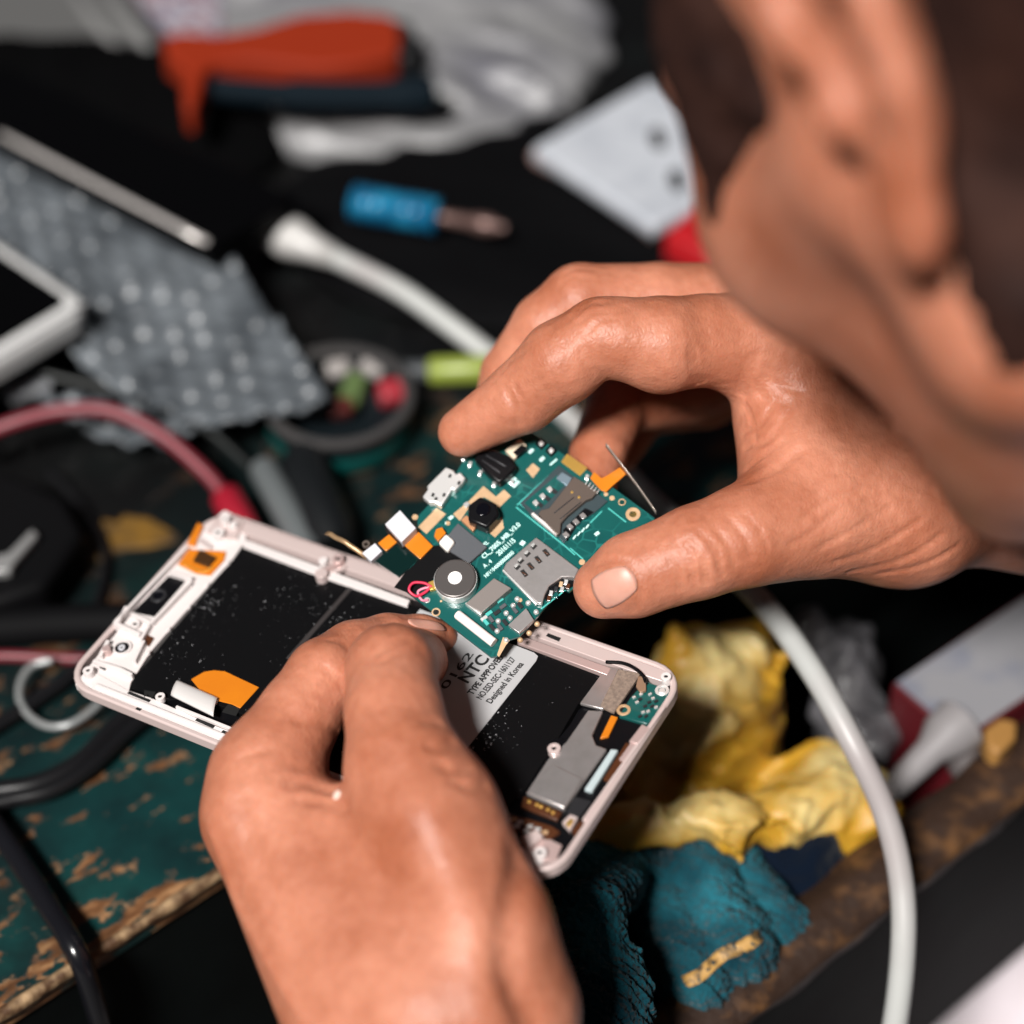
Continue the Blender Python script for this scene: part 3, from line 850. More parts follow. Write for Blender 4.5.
# lower end of the phone
part('end_bed', [(640,684),(676,690),(560,866),(520,862),(500,820),(524,792),(556,742),(590,700)], -2.2, -.4, Mk['blackp'], bevel=.05)
part('battery_tape', [(580,703),(607,666),(622,668),(603,709)], 0, .9, Mk['steel'], label='silvery end of the tape')
part('fabric_tape', [(600,705.6),(618,669),(641,673),(628,692),(614,712)], 0, 1.0, Mk['tan'])
wire('antenna_wire', [(606,662),(622,663),(634,668),(643,676),(646,684)], .45, Mk['blackp'], phone, PL, [1.0,1.5,1.8,1.6,1.2])
part('wire_plug', [(638,676),(646,676),(646,690),(640,692),(636,686)], .6, 1.5, mat('wire_plug', (.32, .2, .13), .4, metal=.3))
sub = part('small_board', [(646,680),(650,683),(673,691),(664,706),(647,724),(619,716),(630,698)], -.5, .5, Mk['pcb'], label='small green end board')
for u, v, r in ((623.5,709.6,1.75),(662,690,1.75)):
    peg('ring_pad', u, v, r, .4, .65, Mk['copper'] if u < 640 else Mk['steelw'], hole=.95, parent=sub, hm=Mk['hole'])
peg('screw', 662, 690, .8, .4, 1.2, Mk['steelw'], parent=sub)
for u, v in ((634,697),(637,702),(640,699),(645,706),(649,702),(653,698),(648,711),(652,706),(656,701),(643,712),(640,716),(646,716),(656,707),(650,694),(641,694)):
    x, y = PL(u, v, .9); MB().box((x, y, .75 * MM), (.45 * MM, .28 * MM, .28 * MM), .9 + random.random() * .3).build('chip_part', random.choice([Mk['solder'], Mk['steelw'], Mk['dark']]), sub, bevel=.00006)
part('rail_guard', [(642,724),(650,728),(637,744),(629,741)], -.4, 1.2, Mk['pinkd']); part('rail_guard', [(626,742),(637,747),(611,783),(603,779)], -1, .2, Mk['brown'])
rib('end_wall', (664,706), (584,820), 1.0, -1.5, 1.1, Mk['pink']); rib('end_wall', (640,735), (622,760), 1.6, -1, .9, Mk['pinkd'])
peg('corner_boss', 666, 676, 1.3, -.5, 1.9, Mk['white'], hole=.5, hm=Mk['hole']); peg('corner_boss', 540, 852, 1.5, -.5, 1.5, Mk['white'], hole=.6, hm=Mk['hole'])
part('corner_pad', [(524,846),(548,838),(562,845),(556,860),(534,864)], -1, .1, Mk['pinkd']); part('corner_post', [(521,836),(537,829),(543,836),(528,848)], -.5, 1.8, Mk['pink'])
spk = part('speaker_plate', [(588,710),(603,711),(592,735),(596,745),(607,749),(584,781),(564,809),(526,793),(548,759),(556,751),(566,742)], -.3, 1.0, Mk['steel'], bevel=.25, label='pale stamped metal plate')
part('raised_step', [(552,763),(583,779),(564,808),(527,792)], .9, 1.5, Mk['steel'], parent=spk, bevel=.3)
part('gasket', [(611,749),(618,750),(592,791),(584.5,789)], -.3, .9, mat('pale_gasket', (.42, .50, .52), .6), label='pale foam strip')
part('orange_strip', [(611,715),(618,717),(608.5,736),(600,738)], -.3, .5, Mk['orange'])
part('boss_base', [(548,744),(552,739),(560,738),(566,742),(567,751),(562,757),(553,757),(548,752)], 0, .6, Mk['blackp']); peg('screw_boss', 554, 748, 1.6, 0, 1.9, Mk['pink'], hole=.55, hm=Mk['hole'])
bf = part('flex_connector', [(524,796),(562,812),(557,820),(521,806)], -.3, .7, Mk['brown'], label='brown flex with gold contacts')
for u, v in ((529,801),(537,804),(541,806),(548,809),(553,812)): peg('gold_contact', u, v, .45, .6, .95, Mk['gold'], parent=bf)
cb = part('copper_board', [(506,812),(526,818),(552,826),(560,832),(548,840),(530,834),(506,828)], -.6, .3, Mk['brown'])
for u, v in ((514,819),(520,822),(530,826),(538,829),(545,832),(517,826),(526,831)):
    x, y = PL(u, v, .6); MB().box((x, y, .45 * MM), (.7 * MM, .4 * MM, .3 * MM), random.random()).build('board_part', random.choice([Mk['copper'], Mk['gold'], Mk['steelw']]), cb, bevel=.00006)
part('contact_block', [(562,822),(570,814),(578,817),(570,830)], -.5, .9, Mk['pink']); part('gold_spring', [(565,824),(570,818),(574,820),(569,827)], .8, 1.3, Mk['gold'])
part('end_chip', [(574,796),(592,801),(578,818),(566,812)], -.6, .4, Mk['dark']); part('end_slot', [(572,830),(580,820),(586,824),(576,838)], -.6, .6, Mk['brown'])

# ---- circuit board ----------------------------------------------------------
BN = cw((-.10, .45, -.89)); BP = pt(505, 550, .540)
BM, BL = frame_of(BP, pt(655, 519, .540) - pt(492, 657, .540), BN)
board = tag(empty('circuit_board', M=BM), 'small green phone circuit board with silver parts, pinched between the fingers', 'circuit board')
def bp(name, poly, z0, z1, m, bevel=.12, parent=None, label=None, smooth=30): return part(name, poly, z0, z1, m, board, BL, bevel, parent, label, smooth)
bp('board', [(525,428),(569,458),(600,478),(655,518),(650,526),(569,592),(562,588),(542,611),(536,618),(520,636),(508,640),(497,656),(491,657),(398,585),(408,570),(420,556),(417,517),(452,480),(464,459)], -.9, 0, Mk['pcb'], bevel=.08, label='green board')
usb = bp('charging_port', [(446,467),(453,470),(456,474),(460,472),(465.5,478),(462,483),(455,490),(452,489),(441,506),(434,502),(430,503),(422.5,496.5),(428,489),(427,486)], .1, 2.4, Mk['steelw'], bevel=.3, label='white metal charging port')
for u, v in ((450,476),(459,483),(444,495),(436,499),(433,495)): x, y = BL(u, v, 2.4); MB().box((x, y, 2.4 * MM), (.5 * MM, .35 * MM, .12 * MM), .6).build('port_slot', Mk['hole'], usb)
bp('headphone_jack', [(474,459),(479,451),(494,449),(510,456),(517,467),(508,476),(499,483),(488,474)], 0, 3.2, Mk['blackp'], bevel=.5, label='black headphone jack')
rib('jack_groove', (486,455), (506,466), .5, 3.1, 3.4, Mk['dark'], board, BL); rib('jack_groove', (482,460), (500,472), .5, 3.1, 3.35, Mk['dark'], board, BL)
bp('side_switch', [(520,439),(526.5,445),(514,459),(505,450)], 0, 1.6, mat('cream_switch', (.72, .60, .45), .4), label='cream side switch'); bp('switch_button', [(522,444),(527,448),(517,456),(513,452)], .3, 2.0, Mk['blackp'])
bp('shield_pad', [(453,514),(469,501),(483.5,486),(496,496.6),(504,489.5),(511,496),(499,508),(496,504),(484,497),(470,506),(460,521)], 0, .06, Mk['copper'], bevel=0, label='bare tan copper pad')
bp('shield_pad', [(502,517),(504,528),(495,537.5),(485,529),(494,520)], 0, .06, Mk['copper'], bevel=0)
bp('shield_pad', [(436.5,508),(446,514),(426.5,534),(418,527)], 0, .06, Mk['copper'], bevel=0)
bp('shield_pad', [(526,470),(533,463),(540,469),(533,478)], 0, .06, Mk['copper'], bevel=0)
bp('gold_pad', [(567,453.6),(587.5,468),(580,476),(561,462)], 0, .08, Mk['gold'], bevel=0, label='golden edge pad')
bp('corner_pad', [(506,645),(510,640),(503,637),(497,655),(499,657)], 0, .1, Mk['copper'], bevel=0)
cm = bp('camera_module', [(480,496),(496,503),(500,514),(487,528),(468,520),(468,505)], 0, 4.2, Mk['blackp'], bevel=.6, label='black camera block')
x, y = BL(483, 509, 4.6); MB().cyl((x, y), 1.9 * MM, 4.0 * MM, 4.7 * MM).build('camera_lens', mat('camera_glass', (.003, .003, .005), .08), cm, smooth=30, bevel=.0003)
bp('camera_connector', [(461,520),(466,515),(478,524),(473,531)], 0, 1.3, mat('amber_connector', (.50, .24, .12), .4, metal=.2)); bp('solder_block', [(463,504),(467,501),(470,504),(466,508)], 0, .8, Mk['solder'])
bp('foam_pad', [(458,523),(487,547),(469,563),(440,545)], 0, 1.2, Mk['grey'], label='dark grey foam pad')
tp = bp('black_tape', [(394,587),(404,574),(420,558),(432,546),(440,545),(469,563),(462,574),(440,570),(428,585),(412,594)], 0, .5, Mk['black'], label='matt black tape')
bp('white_cap_part', [(446,533),(455,541),(447.5,551),(438,542)], .3, 2.6, mat('white_ceramic', (.88, .85, .80), .4), bevel=.6, label='white rounded part'); bp('copper_tab', [(436,529),(442,527),(446,533),(438,541),(434,536)], .2, 1.6, Mk['orange'])
fc = bp('front_camera', [(400,510),(416,528),(401.5,542),(385,524)], 1.0, 4.2, Mk['lgrey'], bevel=.15, label='square pale grey camera pad')
bp('camera_housing', [(400,511),(417,529),(401.5,544),(384,526)], -.8, 2.6, Mk['blackp'], parent=fc, bevel=.1)
bp('camera_flex', [(416,529),(433,546),(420,559),(402,543)], .6, 1.2, Mk['orange'], label='orange camera flex')
bp('sensor_flex', [(389,534),(397,542),(386,551),(378,543)], .3, .9, Mk['orange'])
lp = bp('light_sensor', [(375,543),(382,551),(371,561),(362,553)], -.4, 1.4, Mk['lgrey'], bevel=.1, label='small pale grey sensor')
x, y = BL(366, 544, .5); MB().pipe((x, y), .55 * MM, 1.0 * MM, -.2 * MM, .6 * MM).build('sensor_ring', Mk['bronze'], lp, smooth=30)
bp('glossy_flap', [(397,545),(419,559),(399,577),(375,561)], -.4, .2, mat('dark_green_film', (.003, .014, .013), .12, coat=.5), bevel=.05, label='glossy dark green flap')
G = []
for i in range(9):
    s = i / 8; p = np.array(BL(323, 531, 2)) * (1 - s) + np.array(BL(366, 560, 0)) * s; q = np.array(BL(327, 528.5, 2)) * (1 - s) + np.array(BL(368, 556, 0)) * s
    h = (1.6 * math.sin(s * 3.1) + .6 * math.sin(s * 17) * (1 - s)) * MM
    G.append([(p[0], p[1], h), (q[0], q[1], h + .4 * MM)])
MB().sheet(G).build('loose_strip', mat('dull_copper_strip', (.42, .27, .15), .35, metal=.5), board, smooth=True, solid=.0003)['label'] = 'thin copper strip sticking out'
# vibration motor with wires
x, y = BL(455, 578, 3.6); rx = np.linalg.norm(np.array(BL(476, 578, 3.6)) - (x, y))
vm = MB().cyl((x, y), rx, .2 * MM, 3.6 * MM, 48).build('vibration_motor', mat('motor_cap', (.13, .118, .115), .36, metal=.6), board, smooth=35, bevel=.0004, seg=3); vm['label'] = 'round grey vibration motor'
MB().pipe((x, y), rx * .93, rx * 1.03, .1 * MM, 2.9 * MM, 48).build('motor_side', Mk['steelw'], vm, smooth=35)
MB().cyl((x, y), rx * .33, 3.5 * MM, 3.78 * MM).build('motor_dot', mat('white_dot', (.9, .88, .86), .35), vm, smooth=35)
bp('motor_tab', [(428,582),(434,580),(437,588),(430,590)], .1, 1.5, Mk['gold'], parent=vm)
wire('motor_wire', [(432,587),(424,583),(413,583),(409,590),(416,596),(424,593),(430,588)], .38, Mk['red'], board, BL, [1.2,1.8,2.2,2,1.4,1.1,1.2], label='red looped wire'); wire('motor_wire', [(432,588),(425,588),(418,592),(422,600),(428,600)], .34, mat('pink_wire', (.75, .25, .35), .4), board, BL, [1.0,1.2,1.0,.8,.3])
# shields, connectors, capacitor
ch = bp('shielded_chip', [(494,578),(511,588),(481,613),(466,603)], 0, 2.2, Mk['chip'], bevel=.12, label='grey shielded chip')
bp('chip_lip', [(465,603),(467,602),(482,613),(480.5,615)], 0, 1.9, Mk['steelw'], parent=ch, bevel=.1)
a = np.array(BL(457, 614, 1.2)); b = np.array(BL(494, 643, 1.2))
MB().tube([(a[0], a[1], 1.2 * MM), (a[0] * .97 + b[0] * .03, a[1] * .97 + b[1] * .03, 1.2 * MM), (b[0], b[1], 1.2 * MM)], [1.05 * MM, 1.2 * MM, 1.2 * MM], 20).build('white_bar', mat('white_enamel', (.88, .78, .75), .3), board, smooth=40)['label'] = 'white cylinder bar along the edge'
bp('edge_connector', [(526,608),(534,620),(519,633),(508,625)], 0, 1.3, Mk['steel'], label='silver edge connector')
for u, v in ((513,604.5),(506,612),(498,620),(497,630),(528,602),(536,611),(537,623),(529,632),(520,639),(506,639),(517,598),(510,617)):
    x, y = BL(u, v, .8); MB().lathe([(.75 * MM, 0), (.72 * MM, .3 * MM), (.5 * MM, .7 * MM), (.2 * MM, .85 * MM)], 12, Matrix.Translation((x, y, 0))).build('solder_joint', Mk['copper'] if v > 621 and u > 516 else Mk['solder'], board, smooth=True)
for u, v, m_ in ((503,606,'grey'),(497,612,'dark'),(491,619,'grey'),(486,622,'line'),(492,627,'dark'),(515,610,'grey'),(505,622,'dark'),(500,627,'grey'),(520,605,'dark'),(484,618,'steelw'),(489,613,'line'),(500,600,'line')):
    x, y = BL(u, v, .6); MB().box((x, y, .3 * MM), (.9 * MM, .45 * MM, .32 * MM), random.choice((0, 1.57))).build('small_part', Mk[m_], board, bevel=.00008)
# card slot with four windows
s1 = bp('card_slot', [(536,537),(579,569),(575,577),(562,577),(549,586),(545,594),(542,604),(537,603),(503,569),(506,563)], .1, 1.5, Mk['steel'], bevel=.25, label='silver card slot with four windows')
bp('slot_lip', [(502,570),(505,568),(539,600),(536,605)], .1, 1.3, Mk['steelw'], parent=s1, bevel=.15)
for u, v in ((524,573),(530.5,566),(538,559.5),(546,552.5)):
    w_ = bp('slot_window', [(u - 4, v - 2), (u - .5, v - 4), (u + 4.5, v + 2), (u + 1, v + 4.5)], 1.4, 1.53, Mk['hole'], parent=s1, bevel=0)
    rib('spring_contact', (u - 2, v - 1), (u + 2.5, v + 2), .35, 1.4, 1.62, Mk['brown'], s1, BL)
for u, v in ((517,567.5),(520.5,561.5),(527,554.5),(533.5,547)):
    bp('slot_notch', [(u - 3, v), (u + 1, v - 4), (u + 4, v - 1), (u, v + 3)], 1.35, 1.52, Mk['hole'], parent=s1, bevel=0); bp('contact_pin', [(u - 3, v - 2), (u, v - 4.5), (u + 2, v - 3), (u - 1, v)], 1.3, 1.75, Mk['solder'], parent=s1, bevel=.05)
bp('slot_bay', [(549,587),(562,578),(575,578),(573,586),(566,590),(560,588),(546,601),(544,596)], 0, .35, Mk['blackp'], bevel=0)
for u, v, m_ in ((551,593,'steelw'),(556,589,'dark'),(561,584,'copper'),(566,582,'steelw'),(556,595,'pcb'),(562,589,'solder'),(568,586,'brown'),(549,598,'brown')): 
    x, y = BL(u, v, .8); MB().box((x, y, .5 * MM), (.7 * MM, .45 * MM, .3 * MM), .75).build('bay_contact', Mk[m_], board, bevel=.00006)
# dark card slot with bronze bridge
s2 = bp('bronze_card_slot', [(559,465),(573,476),(601,496),(608,501),(594,513),(580,521),(564,543),(556,534),(531,515),(520,503)], 0, .5, mat('slot_base', (.05, .075, .085), .4, metal=.4), bevel=.1, label='dark card slot under a bronze bridge')
bp('bridge', [(574,476),(598,491),(592,498),(586,500),(567,516),(561,523),(560,533),(557,535),(538,514),(541,510),(549,508)], .4, 1.9, Mk['bronze'], parent=s2, bevel=.2)
rib('bridge_groove', (554,513), (574,497), .3, 1.8, 2.02, Mk['dark'], s2, BL); rib('bridge_groove', (560,519), (581,502), .3, 1.8, 2.02, Mk['dark'], s2, BL)
peg('rivet', 572, 492, .35, 1.8, 2.05, Mk['gold'], board, BL, parent=s2); peg('rivet', 579, 497, .35, 1.8, 2.05, Mk['gold'], board, BL, parent=s2)
bp('front_lip', [(531,514),(533,512),(558,532.5),(556,535)], .3, 1.7, Mk['white'], parent=s2, bevel=.1)
bp('slot_window', [(524,503),(557,475),(567,483),(543,507),(534,511)], .45, .56, Mk['pcb'], parent=s2, bevel=0)
for u, v in ((536,503),(543,496.5),(550,489.5)):
    bp('contact_tooth', [(u - 4, v - 1), (u, v - 4), (u + 3, v), (u, v + 3)], .5, 1.3, Mk['solder'], parent=s2, bevel=.1); bp('contact_gap', [(u, v + 1), (u + 3, v - 2), (u + 8, v + 2), (u + 5, v + 5)], .5, .7, Mk['dark'], parent=s2, bevel=0)
bp('contact_block', [(556,478),(562,472),(572,478),(567,486)], .4, 1.2, mat('blue_grey_tin', (.22, .30, .36), .35, metal=.5), parent=s2)
bp('slot_window', [(563,530),(585,508),(594,512),(578,523),(567,541)], .45, .58, Mk['blackp'], parent=s2, bevel=0)
for u, v in ((569,526),(575,521),(582,515),(565,534)): bp('contact_tooth', [(u - 3, v), (u + 1, v - 3), (u + 5, v + 1), (u + 1, v + 4)], .5, 1.3, Mk['steel'], parent=s2, bevel=.1)
for k in range(5): rib('comb_tooth', (588 + 2.8 * k, 480 + 2.3 * k), (585.5 + 2.8 * k, 484 + 2.3 * k), .3, 1.8, 2.1, Mk['solder'], s2, BL)
for k in range(4): rib('comb_tooth', (576 + 4.3 * k, 535 - 3.6 * k), (573 + 4.3 * k, 539 - 3.6 * k), .45, .1, .35, Mk['silk'], board, BL)
# traces, pads and print
for a, b in (((517,505),(553,472)), ((516,507),(565,546)), ((565,546),(575,555)), ((590,523),(602,511)), ((608,508),(626,522)), ((570,548),(583,559)), ((519,503),(532,514)), ((541,609),(568,588))): rib('trace_line', a, b, .35, 0, .05, Mk['line'], board, BL)
for a, b, w_ in (((550,465),(557,459),.5), ((540,461),(544,457),.9), ((529,453),(533,449),.9), ((595,535),(599,532),.9), ((521,545),(524,541),1.2), ((519,483),(511,478),.35), ((509,484),(516,478),.9), ((513,487),(519,481),.9), ((451,496),(460,487),.3), ((449,519),(453,516),.9), ((445,523),(450,523),.8)): rib('silk_mark', a, b, w_, 0, .06, Mk['silk'], board, BL)
for u, v in ((541,443),(551,450)):
    bp('switch_body', [(u - 6, v), (u, v - 6), (u + 6, v), (u, v + 6)], 0, .9, Mk['blackp'], bevel=.1); bp('switch_dot', [(u - 3, v), (u, v - 3), (u + 3.4, v), (u, v + 3.4)], .8, 1.2, Mk['steelw'], bevel=.2)
for u, v in ((464,458),(470,464),(480,473),(494,484),(512,482),(587,477)): x, y = BL(u, v, .5); MB().box((x, y, .3 * MM), (.75 * MM, .45 * MM, .35 * MM), .7).build('solder_pad', Mk['solder'], board, bevel=.0001)
fo = bp('edge_flex', [(590,478),(594,471.6),(601.5,478),(606,476),(620,467),(626,474),(612,486),(606,492),(601,490)], .6, 1.1, Mk['orange'], label='orange flex tab at the edge')
P = [(*BL(606, 447, 6), 6 * MM), (*BL(622, 468, 3), 3 * MM), (*BL(640, 492, 1.6), 1.6 * MM), (*BL(656, 515, .8), .8 * MM)]
MB().sheet([[(p[0], p[1], p[2]), (p[0] + .0003, p[1] + .0003, p[2] + 1.4 * MM)] for p in spline(P, 5)]).build('spring_strip', mat('thin_strip', (.42, .36, .32), .3, metal=.6), board, smooth=True, solid=.0002)['label'] = 'thin grey strip standing on edge'
peg('ring_pad', 633, 514, 1.9, 0, .25, Mk['copper'], board, BL, hole=.9, hm=Mk['gold']); peg('ring_pad', 622, 502, 1.0, 0, .15, Mk['copper'], board, BL, hole=.7, hm=Mk['hole'])
peg('ring_pad', 436, 612, 1.15, 0, .15, Mk['copper'], board, BL, hole=.75, hm=Mk['hole'])
for u, v, r in ((427,600,.8),(420,597,.5),(415,517,.8),(448,523,.6),(612,498,.7),(606,494,.6),(582,562,.8),(520,600,.6),(441,601,.3)): peg('round_pad', u, v, r, 0, .12, Mk['copper'] if u not in (427, 420) else Mk['solder'], board, BL)
text_on('CL_7005_MB_V3.0', (484,559), (521,525), 1.25, .03, Mk['silk'], board, BL, .05)
text_on('20161115', (499,556), (516,541), 1.35, .03, Mk['silk'], board, BL, .06)
text_on('HF16040000000000', (486,578), (514.5,553), 1.0, .03, Mk['silk'], board, BL, .04)
text_on('A . 4', (485,568), (492.5,562), 1.1, .03, Mk['silk'], board, BL, .05); text_on('KL', (485,546), (489,543), 1.0, .03, Mk['silk'], board, BL, .05)
# ================================================================== BENCH AND WHAT LIES ON IT
E0 = onz(0, 1015, 0); E1 = onz(215, 875, 0)
ED = (E1 - E0) / np.linalg.norm(E1 - E0); EN = np.array([-ED[1], ED[0], 0.0])     # along the edge, inwards
EA = math.atan2(ED[1], ED[0])
BMAT = Matrix.Translation(Vector(E1)) @ Matrix.Rotation(EA, 4, 'Z')
def bl(p):                                          # world -> bench axes
    q = np.asarray(p) - E1; return np.array([q @ ED, q @ EN, q[2]])

def paint_material(name, worn=True):
    m = mat(name, (.004, .05, .048), .45, spec=.4)
    nt = m.node_tree; n = nt.nodes; l = nt.links; b = n['Principled BSDF']; tc = n.new('ShaderNodeTexCoord')
    def noise(sc, det, scale=(1, 1, 1), rough=.55):
        mp = n.new('ShaderNodeMapping'); mp.inputs['Scale'].default_value = scale; l.new(tc.outputs['Object'], mp.inputs['Vector'])
        k = n.new('ShaderNodeTexNoise'); k.inputs['Scale'].default_value = sc; k.inputs['Detail'].default_value = det; k.inputs['Roughness'].default_value = rough
        l.new(mp.outputs['Vector'], k.inputs['Vector']); return k.outputs['Fac']
    def ramp(s, stops):
        r = n.new('ShaderNodeValToRGB'); e = r.color_ramp.elements
        while len(e) < len(stops): e.new(.5)
        for i, (p, c) in enumerate(stops): e[i].position = p; e[i].color = (*c, 1)
        l.new(s, r.inputs['Fac']); return r.outputs['Color']
    def mixc(f, a, c):
        x = n.new('ShaderNodeMix'); x.data_type = 'RGBA'; l.new(f, x.inputs[0])
        for s, k in ((a, 6), (c, 7)):
            if isinstance(s, tuple): x.inputs[k].default_value = (*s, 1)
            else: l.new(s, x.inputs[k])
        return x.outputs[2]
    W = (1, 1, 1); K = (0, 0, 0)
    def math_(op, a, c):
        x = n.new('ShaderNodeMath'); x.operation = op; x.use_clamp = False
        for i, s in enumerate((a, c)):
            if isinstance(s, (int, float)): x.inputs[i].default_value = s
            else: l.new(s, x.inputs[i])
        return x.outputs[0]
    teal = ramp(noise(30, 5), [(.35, (.0012, .012, .0135)), (.55, (.0022, .028, .028)), (.72, (.005, .058, .052))])
    wood = ramp(noise(220, 5, (.4, 1, 1)), [(.3, (.04, .017, .007)), (.5, (.15, .065, .026)), (.72, (.44, .25, .12))])
    chips = math_('ADD', noise(115, 9, (.6, 1.2, 1), .66), math_('MULTIPLY', noise(14, 3), .36))
    sep = n.new('ShaderNodeSeparateXYZ'); l.new(tc.outputs['Object'], sep.inputs[0])
    edge = n.new('ShaderNodeMapRange'); edge.inputs['From Min'].default_value = 0; edge.inputs['From Max'].default_value = .016; edge.inputs['To Min'].default_value = .075; edge.inputs['To Max'].default_value = 0
    l.new(sep.outputs['Y'], edge.inputs['Value'])
    if worn: chips = math_('ADD', chips, edge.outputs[0])
    mask = ramp(chips, [(.732, K), (.756, W)])
    col = mixc(mask, teal, wood)
    grime = ramp(noise(14, 6), [(.40, W), (.62, K)])
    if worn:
        # light falloff painted into the colour: the top fades to black towards the back
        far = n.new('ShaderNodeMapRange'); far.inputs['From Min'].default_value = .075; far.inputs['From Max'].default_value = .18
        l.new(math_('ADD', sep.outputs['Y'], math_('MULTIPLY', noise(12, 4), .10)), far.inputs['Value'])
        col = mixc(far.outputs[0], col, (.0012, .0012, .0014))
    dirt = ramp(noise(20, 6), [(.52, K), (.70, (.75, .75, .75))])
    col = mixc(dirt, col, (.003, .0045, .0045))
    l.new(col, b.inputs['Base Color'])
    bp = n.new('ShaderNodeBump'); bp.inputs['Strength'].default_value = .5; bp.inputs['Distance'].default_value = .0006; bp.invert = True
    l.new(mask, bp.inputs['Height']); b2 = n.new('ShaderNodeBump'); b2.inputs['Strength'].default_value = .3; b2.inputs['Distance'].default_value = .0008
    l.new(noise(120, 5), b2.inputs['Height']); l.new(bp.outputs['Normal'], b2.inputs['Normal']); l.new(b2.outputs['Normal'], b.inputs['Normal'])
    return m
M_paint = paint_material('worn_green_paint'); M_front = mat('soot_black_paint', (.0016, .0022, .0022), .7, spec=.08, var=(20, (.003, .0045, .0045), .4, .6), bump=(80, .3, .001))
M_edge = mat('raw_wood_edge', (.07, .032, .012), .7, var=(160, (.42, .28, .15), .42, .70), bump=(300, .7, .001))
M_wood = mat('dark_brown_wood', (.022, .010, .005), .6, var=(60, (.06, .028, .011), .35, .7), bump=(120, .5, .001))

# floor
tag(MB().box((.3, .2, -.775), (2.2, 2.2, .02)).build('floor', mat('dark_floor', (.012, .011, .010), .7, var=(6, (.02, .018, .016), .4, .6))), kind='structure')

bench = tag(empty('workbench', M=BMAT), 'green painted wooden workbench, paint worn to bare wood along the edge', 'workbench')
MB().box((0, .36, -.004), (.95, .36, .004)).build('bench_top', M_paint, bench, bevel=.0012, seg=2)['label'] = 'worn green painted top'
# ragged bare edge
vs = []; 
G = []
for i in range(360):
    x = -.95 + 1.9 * i / 359
    w_ = .0004 + .0005 * math.sin(x * 190) * math.sin(x * 71) + .0004 * abs(math.sin(x * 410 + 1)) 
    G.append([(x, w_ + .0010, .0000), (x, w_, .0003), (x, -.0003, .0002), (x, -.0007, -.0008 - w_), (x, -.0004, -.0022 - 2 * w_)])
MB().sheet(G).build('worn_edge', M_edge, bench, smooth=True, solid=.0004)['label'] = 'bare splintered wood edge'
MB().box((0, .013, -.153), (.945, .012, .145)).build('apron', M_front, bench)
MB().box((0, .68, -.16), (.93, .010, .138)).build('apron', M_front, bench)
for x_ in (-.90, .90):
    for y_ in (.06, .66): MB().box((x_, y_, -.388), (.03, .03, .366)).build('leg', M_front, bench, bevel=.003)
# pulled-out drawer
dz = -.012
dp0 = bl(onz(700, 985, dz)); dp1 = bl(onz(1024, 735, dz)); yd = (dp0[1] + dp1[1]) / 2
dl, dr = bl(onz(470, 900, dz))[0] - .02, bl(onz(1024, 735, dz))[0] + .17
drw = MB().box(((dl + dr) / 2, yd - .006, dz - .055), ((dr - dl) / 2, .0085, .055)).build('drawer', M_front, bench, bevel=.002); drw['label'] = 'dark drawer with a scuffed brown rim, pulled out below the top'
for x_ in (dl + .006, dr - .006): MB().box((x_, (yd + .20) / 2, dz - .055), (.006, (.20 - yd) / 2, .05)).build('drawer_side', M_wood, drw)
MB().box(((dl + dr) / 2, (yd + .20) / 2, dz - .092), ((dr - dl) / 2, (.20 - yd) / 2, .004)).build('drawer_bottom', M_front, drw)
DF = dz - .088                                       # drawer floor height
rimb = [];
for i in range(120):
    x = dl + (dr - dl) * i / 119; w_ = .0012 * math.sin(x * 230) + .001 * math.sin(x * 97)
    rimb.append([(x, yd + .0028 + w_ * .4, dz + .0004), (x, yd - .004, dz + .0012 + w_ * .3), (x, yd - .0150, dz + .0006), (x, yd - .0158, dz - .004 + w_)])
MB().sheet(rimb).build('drawer_rim', mat('scuffed_brown_wood', (.022, .009, .004), .6, var=(130, (.13, .058, .018), .48, .78), bump=(200, .6, .001)), drw, smooth=True, solid=.0008)

def top(o, label, cat, group=None): return tag(o, label, cat, group)
def poly_on(px, z): return [onz(u, v, z)[:2] for u, v in px]
def slab(name, px, z0, z1, m, parent=None, bevel=.002, smooth=35, seg=3):
    """flat-topped thing whose upper face has the photo outline px"""
    return MB().prism(poly_on(px, z1), z0, z1).build(name, m, parent, bevel=bevel, smooth=smooth, seg=seg)
def cord(name, px, r, m, parent=None, n=12, res=10):
    """px: (u, v, height of the cord's middle)"""
    return MB().tube(spline([onz(u, v, z) for u, v, z in px], res), r, n).build(name, m, parent, smooth=True)
def rnoise(P, s, seed=0, ridged=True, oct=3):
    r = np.random.default_rng(seed); out = np.zeros(len(P)); a = 1.0
    W = P.copy()
    for o in range(oct):
        for _ in range(3):
            k = r.normal(size=3); k /= np.linalg.norm(k); k2 = r.normal(size=3); k2 /= np.linalg.norm(k2)
            ph = W @ k * s + 1.3 * np.sin(W @ k2 * s * .6 + r.uniform(0, 6)) + r.uniform(0, 6)
            out += a * ((1 - 2 * np.abs(np.sin(ph * .5))) if ridged else np.sin(ph)) / 3
        a *= .5; s *= 1.9
    return out
def blob(name, f, lo, hi, h, m, parent=None, floor=None, smooth=True):
    g = (lambda P: np.maximum(f(P), floor - P[:, 2])) if floor is not None else f
    V, Q = mesh_sdf(g, lo, hi, h); V = project(g, V, h * .3, 1, h)
    return np_mesh(name, V, Q, m, parent, smooth)

